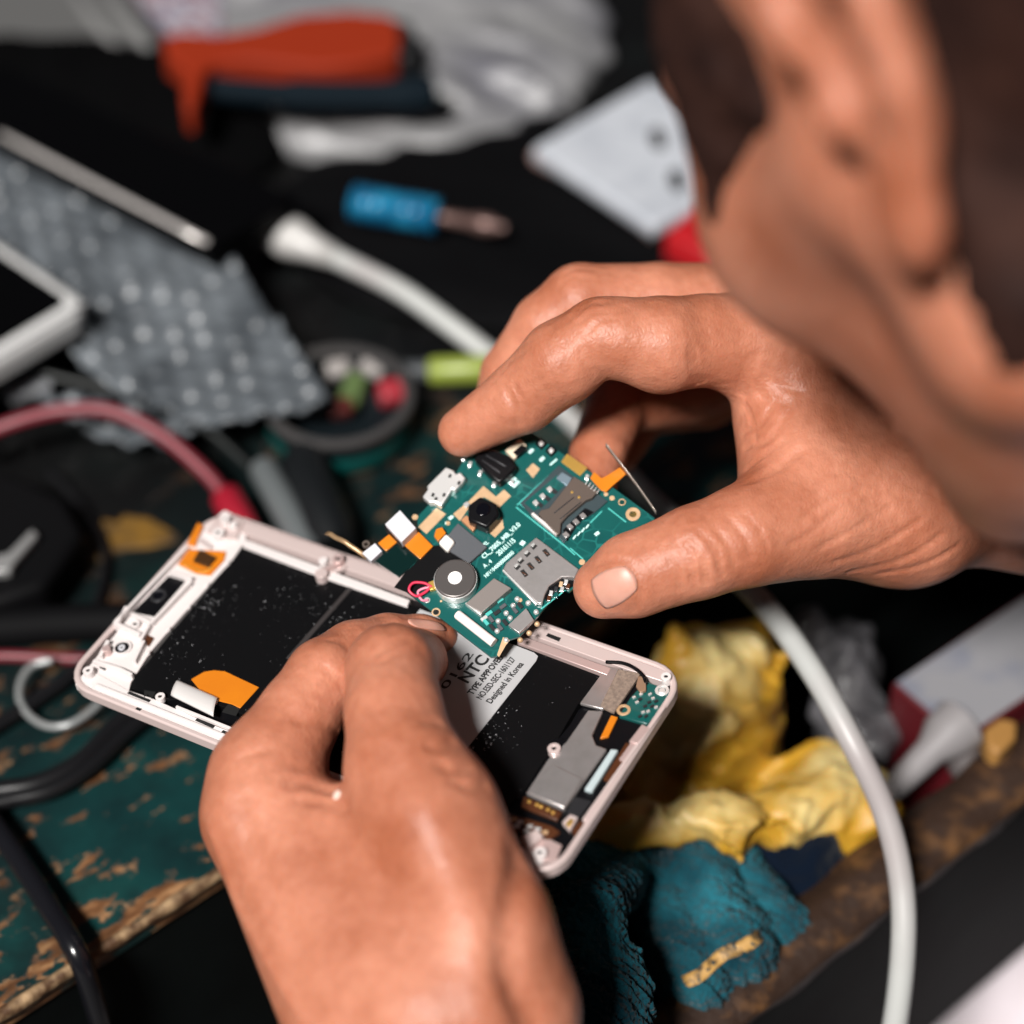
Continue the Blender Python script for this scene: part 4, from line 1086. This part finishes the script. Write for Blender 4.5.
# ---- bubble wrap --------------------------------------------------------------
M_wrap = mat('grey_bubble_wrap', (.035, .041, .048), .34, spec=.4, var=(28, (.125, .14, .155), .36, .64), bump=(300, .3, .0006))
def wrap_sheet(name, px, z, label, m=M_wrap, seed=1, pitch=.0105, amp=.004, wav=.0035):
    pts = np.array([onz(u, v, z) for u, v in px])[:, :2]; c0 = pts.mean(0)
    lo_, hi_ = pts.min(0), pts.max(0); st = .0011
    nx, ny = ((hi_ - lo_) / st).astype(int) + 2
    X, Y = np.meshgrid(lo_[0] + np.arange(nx) * st, lo_[1] + np.arange(ny) * st, indexing='ij')
    P = np.stack([X.ravel(), Y.ravel()], 1)
    ins = np.zeros(len(P), bool); n = len(pts)
    for i in range(n):
        a, b = pts[i], pts[(i + 1) % n]
        c = ((a[1] > P[:, 1]) != (b[1] > P[:, 1])) & (P[:, 0] < (b[0] - a[0]) * (P[:, 1] - a[1]) / (b[1] - a[1] + 1e-12) + a[0]); ins ^= c
    ca, sa = math.cos(EA + .12), math.sin(EA + .12)
    A = P[:, 0] * ca + P[:, 1] * sa; B = -P[:, 0] * sa + P[:, 1] * ca
    rh = pitch * math.sqrt(3) / 2; row = np.round(B / rh); off = (row % 2) * pitch / 2
    col = np.round((A - off) / pitch); d = np.hypot(A - off - col * pitch, B - row * rh)
    pop = .25 + .75 * (np.sin(col * 12.9898 + row * 78.233) * 43758.5 % 1)
    dome = np.sqrt(np.maximum(1 - (d / (pitch * .46)) ** 2, 0)) * pop
    P3 = np.stack([P[:, 0], P[:, 1], np.zeros(len(P))], 1)
    Z = z + dome * amp + wav * rnoise(P3, 60, seed, False, 2)
    Zb = np.full_like(Z, 0)
    idx = ins.reshape(nx, ny); q = idx[:-1, :-1] & idx[1:, :-1] & idx[1:, 1:] & idx[:-1, 1:]
    ii = np.argwhere(q); f = lambda a, b: a * ny + b
    Q = np.stack([f(ii[:, 0], ii[:, 1]), f(ii[:, 0] + 1, ii[:, 1]), f(ii[:, 0] + 1, ii[:, 1] + 1), f(ii[:, 0], ii[:, 1] + 1)], 1)
    V, Q = compact(np.stack([P[:, 0], P[:, 1], Z], 1), Q)
    o = np_mesh(name, V, Q, m); s_ = o.modifiers.new('solid', 'SOLIDIFY'); s_.thickness = .0018; s_.offset = -1
    return top(o, label, 'bubble wrap')
wrap_sheet('bubble_wrap', [(-70,110),(60,168),(150,222),(232,262),(246,280),(290,345),(333,402),(320,413),(262,420),(205,428),(150,410),(100,385),(60,345),(-20,330),(-120,300)], .019, 'large grey bubble wrap sheet under the white-edged phone')
wrap_sheet('bubble_wrap_scrap', [(33,400),(90,396),(140,408),(198,434),(176,446),(120,446),(66,420)], .010, 'small grey bubble wrap strip under the red cable', seed=4)

# ---- devices at the left ----------------------------------------------------------
M_blackgl = mat('black_glass', (.0015, .0015, .0018), .3, spec=.05)
M_blackcl = mat('black_cloth', (.0014, .0014, .0016), .95, spec=.03, bump=(200, .4, .001))
tab = tag(empty('tablet'), 'black tablet with a thin silver edge, lying against the bubble wrap', 'tablet')
tp_ = [(-90,92),(208,249),(298,196),(0,62)]
slab('tablet_body', tp_, .0265, .0345, M_blackgl, tab, bevel=.0012)
e0, e1 = onz(0, 140, .032), onz(208, 249, .032); ex = e1 - e0; ex /= np.linalg.norm(ex); ey = np.array([ex[1], -ex[0], 0])
G = [[tuple(e0 + ex * s - ey * .0012 + np.array([0, 0, .0030])), tuple(e0 + ex * s + ey * .0006 + np.array([0, 0, .0024])), tuple(e0 + ex * s + ey * .0012), tuple(e0 + ex * s + ey * .0004 - np.array([0, 0, .0035]))] for s in np.linspace(0, np.linalg.norm(e1 - e0), 8)]
MB().sheet(G).build('silver_edge', mat('silver_edge', (.75, .71, .69), .35, metal=.5), tab, smooth=True, solid=.0005)['label'] = 'bright silver edge strip'
ph2 = tag(empty('white_phone'), 'white phone with a black screen at the left border, lying on bubble wrap', 'phone')
q = [np.array(onz(u, v, .0365)) for u, v in ((92,303),(-40,214),(-200,330),(-70,430))]
ux = (q[1] - q[0]); ux /= np.linalg.norm(ux); uy = np.array([-ux[1], ux[0], 0]); uy *= np.sign(uy @ (q[3] - q[0]))
ctr = q[0] + ux * .036 + uy * .070; WM = Matrix(((ux[0], uy[0], 0, ctr[0]), (ux[1], uy[1], 0, ctr[1]), (0, 0, 1, 0), (0, 0, 0, 1)))
mb = MB().prism(rrect(.036, .070, .008), .0262, .0362); mb.v = [tuple(WM @ Vector(p)) for p in mb.v]; mb.build('phone_body', mat('phone_white', (.52, .52, .52), .35), ph2, bevel=.0022, smooth=40, seg=3)
mb = MB().prism(rrect(.0325, .0690, .004), .0362, .0366); mb.v = [tuple(WM @ (Vector(p) + Vector((.0028, .0035, 0)))) for p in mb.v]; mb.build('screen', M_blackgl, ph2, smooth=40)
mb = MB().prism(rrect(.0004, .07, .0003), .0362, .0368); mb.v = [tuple(WM @ (Vector(p) + Vector((-.0345, 0, 0)))) for p in mb.v]; mb.build('bezel_line', mat('grey_bezel', (.3, .3, .31), .4), ph2)

c0 = onz(150, 85, .02)
def f_bag(P):
    d = ellip(P, onz(40, 92, .004), (.065, .030, .016)); d = smin(d, ellip(P, onz(160, 105, .003), (.042, .030, .013)), .02)
    d = smin(d, ellip(P, onz(235, 150, .003), (.020, .020, .008)), .015)
    return d + .0018 * rnoise(P, 150, 3, False)
top(blob('black_cloth_bag', f_bag, (-.42, .02, -.004), (.05, .5, .08), .004, M_blackcl, floor=0.0), 'slumped black cloth bag behind the tablet', 'bag')
def f_pouch(P):
    d = ellip(P, onz(575, 225, .0), (.105, .070, .008)); d = smin(d, ellip(P, onz(420, 225, 0), (.05, .045, .006)), .02)
    return d + .0012 * rnoise(P, 110, 8, False)
top(blob('black_pouch', f_pouch, (-.18, -.02, -.004), (.22, .5, .03), .004, mat('black_leather', (.0016, .0016, .002), .75, spec=.06, bump=(300, .5, .0008)), floor=0.0), 'flat black leather pouch under the blue screwdriver', 'pouch')

# ---- things at the back -------------------------------------------------------
lid = tag(slab('plastic_tray', [(-60,-60),(112,-40),(170,62),(100,70),(10,52),(-60,40)], .0, .012, mat('light_grey_plastic', (.085, .085, .085), .6, spec=.2), bevel=.003), 'light grey ridged plastic tray in the far left corner', 'tray')
for a, b in (((66,-20),(118,50)), ((98,-20),(150,50))):
    p, q2 = onz(*a, .013), onz(*b, .013); MB().tube([p, p * .5 + q2 * .5, q2], .0028, 8).build('tray_ridge', mat('grey_ridge', (.14, .14, .14), .6), lid, smooth=True)
m_leaf = mat('printed_paper', (.30, .29, .31), .7)
_n = m_leaf.node_tree.nodes; _l = m_leaf.node_tree.links; _tc = _n.new('ShaderNodeTexCoord'); _nz = _n.new('ShaderNodeTexNoise'); _nz.inputs['Scale'].default_value = 130; _l.new(_tc.outputs['Object'], _nz.inputs['Vector'])
_cr = _n.new('ShaderNodeValToRGB'); _e = _cr.color_ramp.elements; _e[0].position = .40; _e[0].color = (.12, .02, .04, 1); _e[1].position = .52; _e[1].color = (.34, .33, .36, 1); _e.new(.66).color = (.06, .07, .14, 1)
_l.new(_nz.outputs['Fac'], _cr.inputs['Fac']); _l.new(_cr.outputs['Color'], _n['Principled BSDF'].inputs['Base Color'])
tag(slab('printed_leaflet', [(112,-40),(215,-40),(222,30),(182,48),(150,10)], .004, .009, m_leaf, bevel=.0004), 'printed leaflet with red and blue blotches beside the grey tray', 'leaflet')
def f_wb(P):
    d = ellip(P, onz(430, 45, .0), (.075, .085, .020)); d = smin(d, ellip(P, onz(350, 128, .0), (.037, .030, .012)), .02); d = smin(d, ellip(P, onz(300, -10, .0), (.07, .05, .016)), .02)
    d = smin(d, ellip(P, onz(490, 70, 0), (.030, .04, .018)), .01)
    return d - .0045 * rnoise(P, 190, 5, True, 2)
top(blob('white_plastic_bag', f_wb, (-.20, .12, -.004), (.12, .62, .05), .003, mat('white_plastic_film', (.19, .19, .195), .42, var=(16, (.07, .07, .085), .45, .7), bump=(120, .4, .002)), floor=0.0), 'crumpled white plastic bag under the orange pliers', 'plastic bag')
pl = tag(empty('pliers'), 'pliers with one orange and one dark blue handle, on the white plastic bag', 'pliers')
M_or = mat('orange_rubber', (.21, .018, .004), .65, spec=.2, bump=(200, .2, .001)); M_db = mat('dark_blue_rubber', (.002, .006, .010), .75, spec=.1)
slab('orange_handle', [(163,36),(182,30),(215,34),(255,28),(300,14),(350,10),(392,14),(402,30),(398,52),(360,62),(318,66),(285,62),(250,58),(216,62),(204,72),(200,92),(194,108),(184,108),(182,92),(186,70),(176,60),(164,52)], .024, .036, M_or, pl, bevel=.004, seg=4)
slab('handle_cap', [(392,16),(412,20),(418,38),(410,56),(396,54)], .022, .034, mat('black_rubber', (.004, .004, .005), .5), pl, bevel=.004)
MB().tube(spline([onz(205, 88, .026), onz(250, 92, .026), onz(320, 96, .026), onz(400, 96, .026), onz(436, 92, .026)], 6), [.0050] * 10 + [.0062] * 8 + [.0072] * 6 + [.005], 14).build('blue_handle', M_db, pl, smooth=True)
MB().tube([onz(180, 46, .028), onz(205, 70, .027), onz(225, 84, .026)], .004, 10).build('pivot', mat('pivot_steel', (.1, .1, .1), .4, metal=.8), pl, smooth=True)
sd_ = tag(empty('screwdriver'), 'small screwdriver with a bright blue ribbed handle and copper-coloured tip', 'screwdriver')
a, b = onz(352, 202, .019), onz(440, 217, .019); dv = (b - a) / np.linalg.norm(b - a); L_ = np.linalg.norm(b - a)
Mx = Matrix.Translation(Vector(a)) @ Vector((0, 0, 1)).rotation_difference(Vector(dv)).to_matrix().to_4x4()
prof = [(.0030, 0)] + [(.0062 + .0007 * math.sin(i * 2.2), L_ * (i + .5) / 22) for i in range(22)] + [(.0044, L_)]
MB().lathe(prof, 24, Mx).build('blue_handle', mat('blue_plastic', (.003, .08, .17), .35, var=(130, (.010, .16, .29), .45, .6)), sd_, smooth=50)
MB().lathe([(.0022, L_), (.0024, L_ + .012), (.0032, L_ + .013), (.0034, L_ + .018), (.0018, L_ + .022), (.0016, L_ + .024)], 16, Mx).build('shaft', mat('copper_tip', (.15, .09, .08), .4, metal=.5), sd_, smooth=50)
wbx = tag(empty('white_adapter'), 'white plastic box with dark holes, lying behind the person\'s face', 'box')
slab('box_body', [(532,146),(650,78),(722,120),(716,196),(653,226)], .0115, .018, mat('white_box_plastic', (.40, .42, .46), .45, var=(90, (.34, .36, .40), .45, .62)), wbx, bevel=.002)
slab('box_base', [(530,152),(650,86),(724,124),(718,202),(653,232)], .007, .0118, mat('pinkish_base', (.35, .22, .20), .5), wbx, bevel=.001)
for u, v in ((657,138),(676,180)): slab('dark_hole', [(u - 7, v - 9), (u + 2, v - 11), (u + 9, v - 2), (u + 8, v + 9), (u, v + 11), (u - 7, v + 3)], .0176, .0183, Mk['hole'], wbx, bevel=0)
tag(slab('red_packet', [(664,232),(700,204),(742,226),(742,262),(716,258)], .006, .018, mat('red_card', (.36, .008, .012), .45), bevel=.0015), 'bright red packet next to the white box', 'packet')

# ---- middle of the bench -----------------------------------------------------
tin = tag(empty('parts_tin'), 'round dark tin of small parts with a silver rim', 'tin')
cz = onz(338, 396, .015); rr_ = .0240
Mt = Matrix.Translation(Vector((cz[0], cz[1], 0)))
MB().lathe([(rr_ * .94, .0), (rr_, .002), (rr_, .0145), (rr_ * .90, .0145), (rr_ * .90, .005), (.0005, .0045)], 56, Mt).build('tin_body', mat('black_tin', (.005, .008, .010), .25, spec=.5), tin, smooth=40)
MB().lathe([(rr_ * .99, .0135), (rr_ * 1.04, .0142), (rr_ * 1.04, .0158), (rr_ * .97, .0165), (rr_ * .90, .0160), (rr_ * .89, .0142)], 56, Mt, True).build('tin_rim', mat('tin_rim', (.20, .19, .19), .3, metal=.8), tin, smooth=40)
MB().lathe([(rr_ * 1.005, .003), (rr_ * 1.02, .004), (rr_ * 1.02, .008), (rr_ * 1.005, .009)], 56, Mt, True).build('teal_glint', mat('teal_glint', (.003, .05, .045), .25), tin, smooth=40)  # glint low on the tin's side, painted as a teal ring
def bit(name, u, v, z, s, m, label, cat='part', rot=0.3):
    p = onz(u, v, z); o = MB().box((0, 0, 0), s, rot).build(name, m, bevel=min(s) * .45, smooth=40, seg=3); o.location = p
    o.rotation_euler = (.3, .2, 0); return tag(o, label, cat)
M_wht = mat('white_plastic_bit', (.28, .26, .25), .5)
bit('white_switch', 338, 370, .010, (.0040, .0030, .0030), M_wht, 'left one of two white switches inside the round tin', 'switch', .4)
bit('white_switch', 373, 368, .010, (.0042, .0030, .0030), M_wht, 'right one of two white switches inside the round tin', 'switch', -.3)
bit('green_connector', 352, 392, .010, (.0036, .0066, .0032), mat('green_plastic_bit', (.07, .11, .035), .5), 'olive green connector inside the round tin', 'connector', -.2)
bit('red_connector', 391, 393, .0105, (.0042, .0042, .0036), mat('red_plastic_bit', (.27, .02, .03), .45), 'bright red connector inside the round tin', 'connector')
bit('maroon_connector', 341, 408, .010, (.0036, .0030, .0030), mat('maroon_plastic_bit', (.07, .008, .006), .5), 'dark red connector inside the round tin', 'connector')
sg = tag(empty('green_handled_tool'), 'tool with a yellow-green handle beside the round tin', 'tool')
MB().tube([onz(428, 371, .009), onz(432, 371, .009), onz(480, 369, .009), onz(536, 367, .009), onz(540, 367, .009)], [.0034, .0046, .0048, .0048, .0036], 18).build('handle', mat('yellow_green_plastic', (.20, .25, .035), .4), sg, smooth=True)
MB().tube([onz(404, 372, .009), onz(428, 371, .009)], .0036, 14).build('collar', mat('dark_collar', (.05, .055, .06), .35), sg, smooth=35)
jk = tag(empty('silver_plug'), 'silver barrel plug with black sleeve standing by the upper phone corner', 'plug')
a, b = onz(262, 466, .010), onz(312, 556, .008)
MB().tube([a, a * .96 + b * .04, a * .5 + b * .5, b], [.0040, .0048, .0050, .0050], 20).build('barrel', mat('barrel_steel', (.30, .33, .34), .3, metal=.7), jk, smooth=40)
MB().tube([onz(300, 452, .010), onz(303, 462, .010), onz(330, 530, .010), onz(336, 548, .010)], [.005, .0075, .0078, .006], 18).build('black_sleeve', mat('black_sleeve', (.004, .005, .006), .45), jk, smooth=40)
MB().tube(spline([onz(-30, 352, .020), onz(60, 378, .017), onz(150, 398, .016), onz(205, 428, .013), onz(245, 462, .010), onz(264, 478, .010)], 10), .0014, 10).build('cord', mat('black_cord', (.006, .008, .008), .5), jk, smooth=True)

# white charging cable
usbc = tag(empty('charging_cable'), 'thick white charging cable running from the back over the bench and drawer', 'cable')
M_wc = mat('white_cable', (.40, .41, .40), .42, var=(8, (.32, .29, .29), .5, .62))
cord('cord', [(300,240,.018),(345,262,.017),(400,290,.016),(450,325,.012),(490,355,.008),(545,396,.006),(590,438,.009),(640,490,.018),(700,545,.028),(760,600,.038),(808,664,.042),(850,738,.036),(884,810,.022),(901,880,.008),(903,950,-.006),(892,1040,-.030),(870,1120,-.06)], .0034, M_wc, usbc, 16)
MB().tube([onz(261, 220, .019), onz(265, 223, .019), onz(294, 239, .0185), onz(314, 248, .018), onz(337, 258, .017)], [.0055, .0078, .0074, .0050, .0037], 18).build('plug', mat('white_plug', (.42, .41, .40), .4), usbc, smooth=True)
# red leads
M_rd = mat('red_rubber', (.15, .016, .026), .45)
rl = tag(empty('red_test_lead'), 'red cable arching across the bubble wrap to a red plug behind the phone', 'cable')
cord('cord', [(-40,446,.018),(10,424,.022),(60,411,.026),(110,411,.026),(160,434,.022),(205,472,.016),(228,500,.012)], .0024, M_rd, rl)
MB().tube([onz(222, 490, .013), onz(226, 496, .012), onz(240, 522, .010), onz(248, 540, .009)], [.0030, .0050, .0052, .0048], 16).build('plug', mat('red_plug', (.26, .008, .020), .4), rl, smooth=True)
tag(cord('red_wire', [(-60,660,.004),(0,656,.004),(50,658,.004),(110,661,.004),(200,672,.004)], .0018, mat('dark_red_rubber', (.13, .010, .018), .45)), 'dark red wire on the bench running under the white phone corner', 'wire')
# black leads at the lower left
M_bk = mat('black_rubber_cable', (.006, .006, .007), .32, spec=.5)
tag(cord('black_cable', [(-40,794,.004),(0,790,.004),(40,783,.004),(80,762,.004),(118,724,.004),(160,690,.004),(230,660,.004)], .0029, M_bk), 'upper of two black cables curving out from under the phone', 'cable')
tag(cord('black_cable', [(-40,812,.004),(10,800,.004),(52,790,.004),(92,766,.004),(130,730,.004),(172,700,.004),(240,672,.004)], .0024, M_bk), 'lower of two black cables curving out from under the phone', 'cable')
tag(cord('black_cable', [(-60,780,.003),(-20,738,.003),(25,708,.003),(60,684,.003),(90,662,.003),(150,640,.003)], .0024, M_bk), 'straight black cable crossing the grey wire loop', 'cable')
tag(cord('thick_black_hose', [(-60,632,.006),(0,628,.006),(60,624,.006),(120,622,.006),(200,622,.006)], .0058, mat('matt_black_hose', (.003, .003, .0035), .7, spec=.08)), 'thick matt black hose lying level behind the phone corner', 'hose')
tag(cord('thin_black_wire', [(50,470,.003),(76,500,.003),(102,540,.003),(104,575,.003),(94,612,.003)], .0013, M_bk), 'thin black wire beside the mustard stain', 'wire')
tag(cord('black_power_cord', [(-60,760,.005),(-20,806,.005),(20,862,.005),(52,912,.006),(78,955,.006),(94,1000,-.012),(104,1040,-.035),(108,1090,-.07)], .0031, mat('glossy_black_cord', (.006, .006, .008), .22, spec=.6)), 'glossy black cord hanging over the worn bench edge', 'cord')
tag(cord('grey_wire_loop', [(52,660,.008),(32,666,.007),(21,682,.006),(20,700,.005),(30,716,.004),(48,726,.004),(70,724,.005),(92,710,.006),(112,690,.007),(140,672,.006)], .0011, mat('grey_wire', (.26, .27, .27), .3, metal=.3)), 'loop of thin grey wire next to the phone corner', 'wire')
bb = tag(empty('black_charger'), 'black plastic charger with a silver clip at the left border', 'charger')
slab('charger_body', [(-60,478),(10,470),(66,498),(84,532),(44,586),(-10,604),(-60,600)], .0, .016, mat('dull_black_plastic', (.003, .003, .0035), .6, spec=.08), bb, bevel=.003)
slab('silver_clip', [(-10,556),(8,552),(32,528),(38,534),(14,562),(10,570),(-12,572)], .016, .0195, mat('clip_steel', (.36, .36, .36), .35, metal=.5), bb, bevel=.0008)
tag(slab('mustard_paint_chip', [(64,556),(72,540),(92,534),(104,518),(116,522),(124,514),(150,518),(178,534),(180,540),(150,546),(130,548),(112,552),(108,560),(96,560),(88,566),(80,562)], -.0002, .0012, mat('mustard_paint', (.15, .075, .008), .6, var=(110, (.03, .02, .012), .42, .62), bump=(200, .4, .0006)), bevel=.0005), 'ragged mustard yellow paint chip on the dark bench', 'paint chip')
bit('pale_plastic_bit', 28, 390, .012, (.0075, .0035, .003), mat('pale_bit', (.28, .29, .31), .5), 'small pale plastic piece at the edge of the bubble wrap', 'plastic piece', .6)

# ---- in the drawer ----------------------------------------------------------------
M_yel = mat('yellow_plastic_film', (.42, .225, .017), .5, var=(30, (.62, .49, .21), .48, .66), bump=(90, .25, .0015))
_b = M_yel.node_tree.nodes['Principled BSDF']; _b.inputs['Subsurface Weight'].default_value = .2; _b.inputs['Subsurface Scale'].default_value = .005
def f_yb(P):
    d = ellip(P, onz(705, 730, -0.0150), (.026, .026, .036))
    d = smin(d, rcone(P, onz(674, 634, 0.0230), onz(700, 700, 0.0030), .0035, .020), .010)
    d = smin(d, ellip(P, onz(742, 690, -0.0090), (.014, .018, .030)), .010)
    d = smin(d, rcone(P, onz(566, 838, 0.0080), onz(720, 820, 0.0040), .0080, .0110), .005)
    d = smin(d, rcone(P, onz(720, 820, 0.0020), onz(842, 812, -0.0130), .0105, .0150), .008)
    d = smin(d, ellip(P, onz(820, 806, -0.0210), (.024, .020, .022)), .010)
    d = smin(d, ellip(P, onz(650, 780, -0.0210), (.024, .020, .020)), .010)
    W = P + .006 * np.stack([np.sin(P @ np.array([60., 90, 20])), np.sin(P @ np.array([-80., 40, 70])), np.sin(P @ np.array([30., -70, 90]))], 1)
    return d - .0036 * rnoise(W, 250, 11, True, 3) + .0015
yc = onz(715, 750, -0.0220)
top(blob('yellow_plastic_bag', f_yb, yc - [.11, .09, .09], yc + [.10, .09, .10], .0014, M_yel, floor=DF + .001), 'crumpled yellow plastic bag in the open drawer', 'plastic bag')

M_tow = mat('teal_terry_cloth', (.005, .030, .043), .95, spec=.0, sheen=.1, var=(38, (.016, .115, .15), .42, .64))
_n = M_tow.node_tree.nodes; _l = M_tow.node_tree.links; _tc = _n.new('ShaderNodeTexCoord'); _v = _n.new('ShaderNodeTexVoronoi'); _v.inputs['Scale'].default_value = 620; _l.new(_tc.outputs['Object'], _v.inputs['Vector'])
_bp = _n.new('ShaderNodeBump'); _bp.inputs['Strength'].default_value = 1; _bp.inputs['Distance'].default_value = .0012; _bp.invert = True; _l.new(_v.outputs['Distance'], _bp.inputs['Height']); _l.new(_bp.outputs['Normal'], _n['Principled BSDF'].inputs['Normal'])
tz = -.075
def W3(u, v, z): return onz(u, v, z)
TOW = [((664,900,-0.0100),(698,985,-0.0120),.0100,.0095),((694,874,-0.0080),(738,952,-0.0100),.0105,.0105),((722,860,-0.0140),(770,928,-0.0160),.0090,.0100),((652,915,-0.0140),(676,980,-0.0160),.006,.006),
       ((690,990,-0.0160),(764,944,-0.0180),.0065,.0065),((700,1004,-0.0300),(760,966,-0.0300),.0075,.0075),
       ((556,880,0.0180),(640,868,-0.0240),.010,.009),((600,905,0.0260),(640,862,-0.0180),.0060,.0070),((556,915,0.0220),(572,985,0.0200),.0062,.0055),((580,905,0.0280),(590,975,0.0260),.0060,.0062),
       ((604,925,0.0240),(612,1010,0.0220),.0058,.0062),((588,985,0.0260),(598,1050,0.0220),.0060,.0065),((566,985,0.0160),(574,1050,0.0120),.0070,.0075),((622,965,0.0200),(630,1045,0.0160),.0058,.0068),
       ((560,900,-0.0450),(640,1040,-0.0500),.014,.016),((640,900,-0.0450),(720,1010,-0.0500),.014,.016)]
def f_tw(P):
    d = None
    for a, b, r0, r1 in TOW:
        e = rcone(P, W3(*a), W3(*b), r0, r1); d = e if d is None else smin(d, e, .0025)
    rows = (P @ ED) * math.cos(.3) + (P @ EN) * math.sin(.3)
    return d + .0016 * rnoise(P, 130, 21, False) - .0006 * np.sin(rows * 2100) + .0006 * rnoise(P, 900, 5, False, 1)
tc_ = onz(650, 940, -0.0320)
towel = top(blob('teal_cloth', f_tw, tc_ - [.07, .07, .06], tc_ + [.07, .07, .075], .0013, M_tow, floor=DF + .001), 'bunched teal terry cloth in the open drawer', 'cloth')
G = np.array([[march(f_tw, 688 + 74 * s - 6 * t, 988 - 48 * s - 12 * t + 3 * math.sin(s * 9)) for t in np.linspace(0, 1, 4)] for s in np.linspace(0, 1, 16)])
gg = grad(f_tw, G.reshape(-1, 3), .001).reshape(G.shape)
MB().sheet(G + gg * .0003).build('gold_stripe', mat('gold_thread', (.42, .24, .07), .6, var=(300, (.05, .035, .02), .5, .62)), towel, smooth=True, solid=.0006)['label'] = 'frayed gold stripe'
def f_dc(P):
    d = rcone(P, W3(775, 862, -.018), W3(814, 858, -.016), .0105, .0085); d = smin(d, rcone(P, W3(814, 858, -.016), W3(822, 900, -.020), .0085, .0065), .003); d = smin(d, rcone(P, W3(775, 880, -.022), W3(800, 918, -.024), .0095, .006), .003)
    return d + .0022 * rnoise(P, 330, 31, False)
dc_ = onz(795, 890, -0.0320)
top(blob('navy_sock', f_dc, dc_ - [.04, .04, .04], dc_ + [.04, .04, .035], .0015, mat('navy_cloth', (.003, .006, .013), .95, spec=.0, sheen=.1, bump=(700, .8, .0006)), floor=DF + .001), 'dark navy cloth bundle right of the teal cloth', 'cloth')
def f_gw(P):
    d = rcone(P, W3(822, 632, -.014), W3(868, 735, -.026), .0085, .0095); d = smin(d, ellip(P, W3(846, 690, -.030), (.012, .026, .018)), .01)
    return d - .0035 * rnoise(P, 300, 41, True, 2)
gw_ = onz(835, 690, -0.0220)
top(blob('clear_wrapper', f_gw, gw_ - [.05, .06, .05], gw_ + [.05, .06, .045], .0018, mat('grey_clear_film', (.09, .088, .095), .35, bump=(150, .4, .001)), floor=DF + .001), 'crumpled greyish clear wrapper beside the yellow bag', 'wrapper')
ct = tag(empty('white_carton'), 'white carton with red sides at the right border, in the drawer', 'carton')
slab('carton_top', [(897,682),(1040,588),(1110,640),(962,738)], -.006, -.0055, mat('white_card', (.21, .21, .225), .5, var=(45, (.15, .16, .20), .55, .7)), ct, bevel=0)
slab('carton_box', [(892,684),(1040,584),(1114,641),(962,742)], DF + .001, -.006, mat('dark_red_card', (.07, .003, .006), .5), ct, bevel=.0008)
nz_ = tag(empty('white_nozzle'), 'white plastic nozzle between the white cable and the white carton', 'nozzle')
MB().tube([onz(886, 795, -0.0120), onz(892, 790, -0.0120), onz(930, 752, -0.0080), onz(944, 738, -0.0070), onz(960, 724, -0.0060)], [.0030, .0036, .0046, .0075, .0085], 18).build('tip', mat('nozzle_white', (.20, .19, .195), .45), nz_, smooth=40)
MB().tube([onz(946, 742, -0.0120), onz(962, 752, -0.0140), onz(968, 772, -0.0180)], [.006, .006, .005], 14).build('trigger', mat('nozzle_grey', (.08, .07, .07), .5), nz_, smooth=40)
tag(slab('wood_chip', [(984,728),(1000,716),(1018,720),(1016,738),(998,754),(988,746)], dz - .004, dz + .008, mat('ochre_wood', (.28, .14, .035), .6), bevel=.0015), 'ochre wood chip on the drawer front at the right border', 'wood chip')
# stool under the person
st = tag(empty('stool'), 'low round wooden stool under the seated person', 'stool')
sx, sy = PELV[0], PELV[1]
MB().cyl((sx, sy), .17, PELV[2] - .175, PELV[2] - .145, 40).build('seat', M_wood, st, bevel=.005, smooth=35)
for k in range(4):
    a = math.pi / 4 + k * math.pi / 2; c_, s_ = math.cos(a), math.sin(a)
    MB().tube([(sx + .11 * c_, sy + .11 * s_, PELV[2] - .17), (sx + .15 * c_, sy + .15 * s_, -.755)], .016, 12).build('leg', M_wood, st, smooth=40)
# ================================================================== LIGHT
w = bpy.data.worlds.new('world'); SC.world = w; w.use_nodes = True
bg = w.node_tree.nodes['Background']; bg.inputs[0].default_value = (.80, .88, 1.0, 1); bg.inputs[1].default_value = 0.022
sd = bpy.data.lights.new('sun', 'SUN'); sd.energy = 6.4; sd.angle = math.radians(11); sd.color = (1.0, .965, .925)
sun = bpy.data.objects.new('sun', sd); C.objects.link(sun)
sdir = cw((-.29, .15, -.945)); sun.rotation_euler = Vector(sdir).to_track_quat('Z', 'Y').to_euler()
SC.view_settings.view_transform = 'Standard'; SC.view_settings.look = 'None'; SC.view_settings.gamma = 1; SC.view_settings.use_curve_mapping = False
SC.view_settings.exposure = 0.0
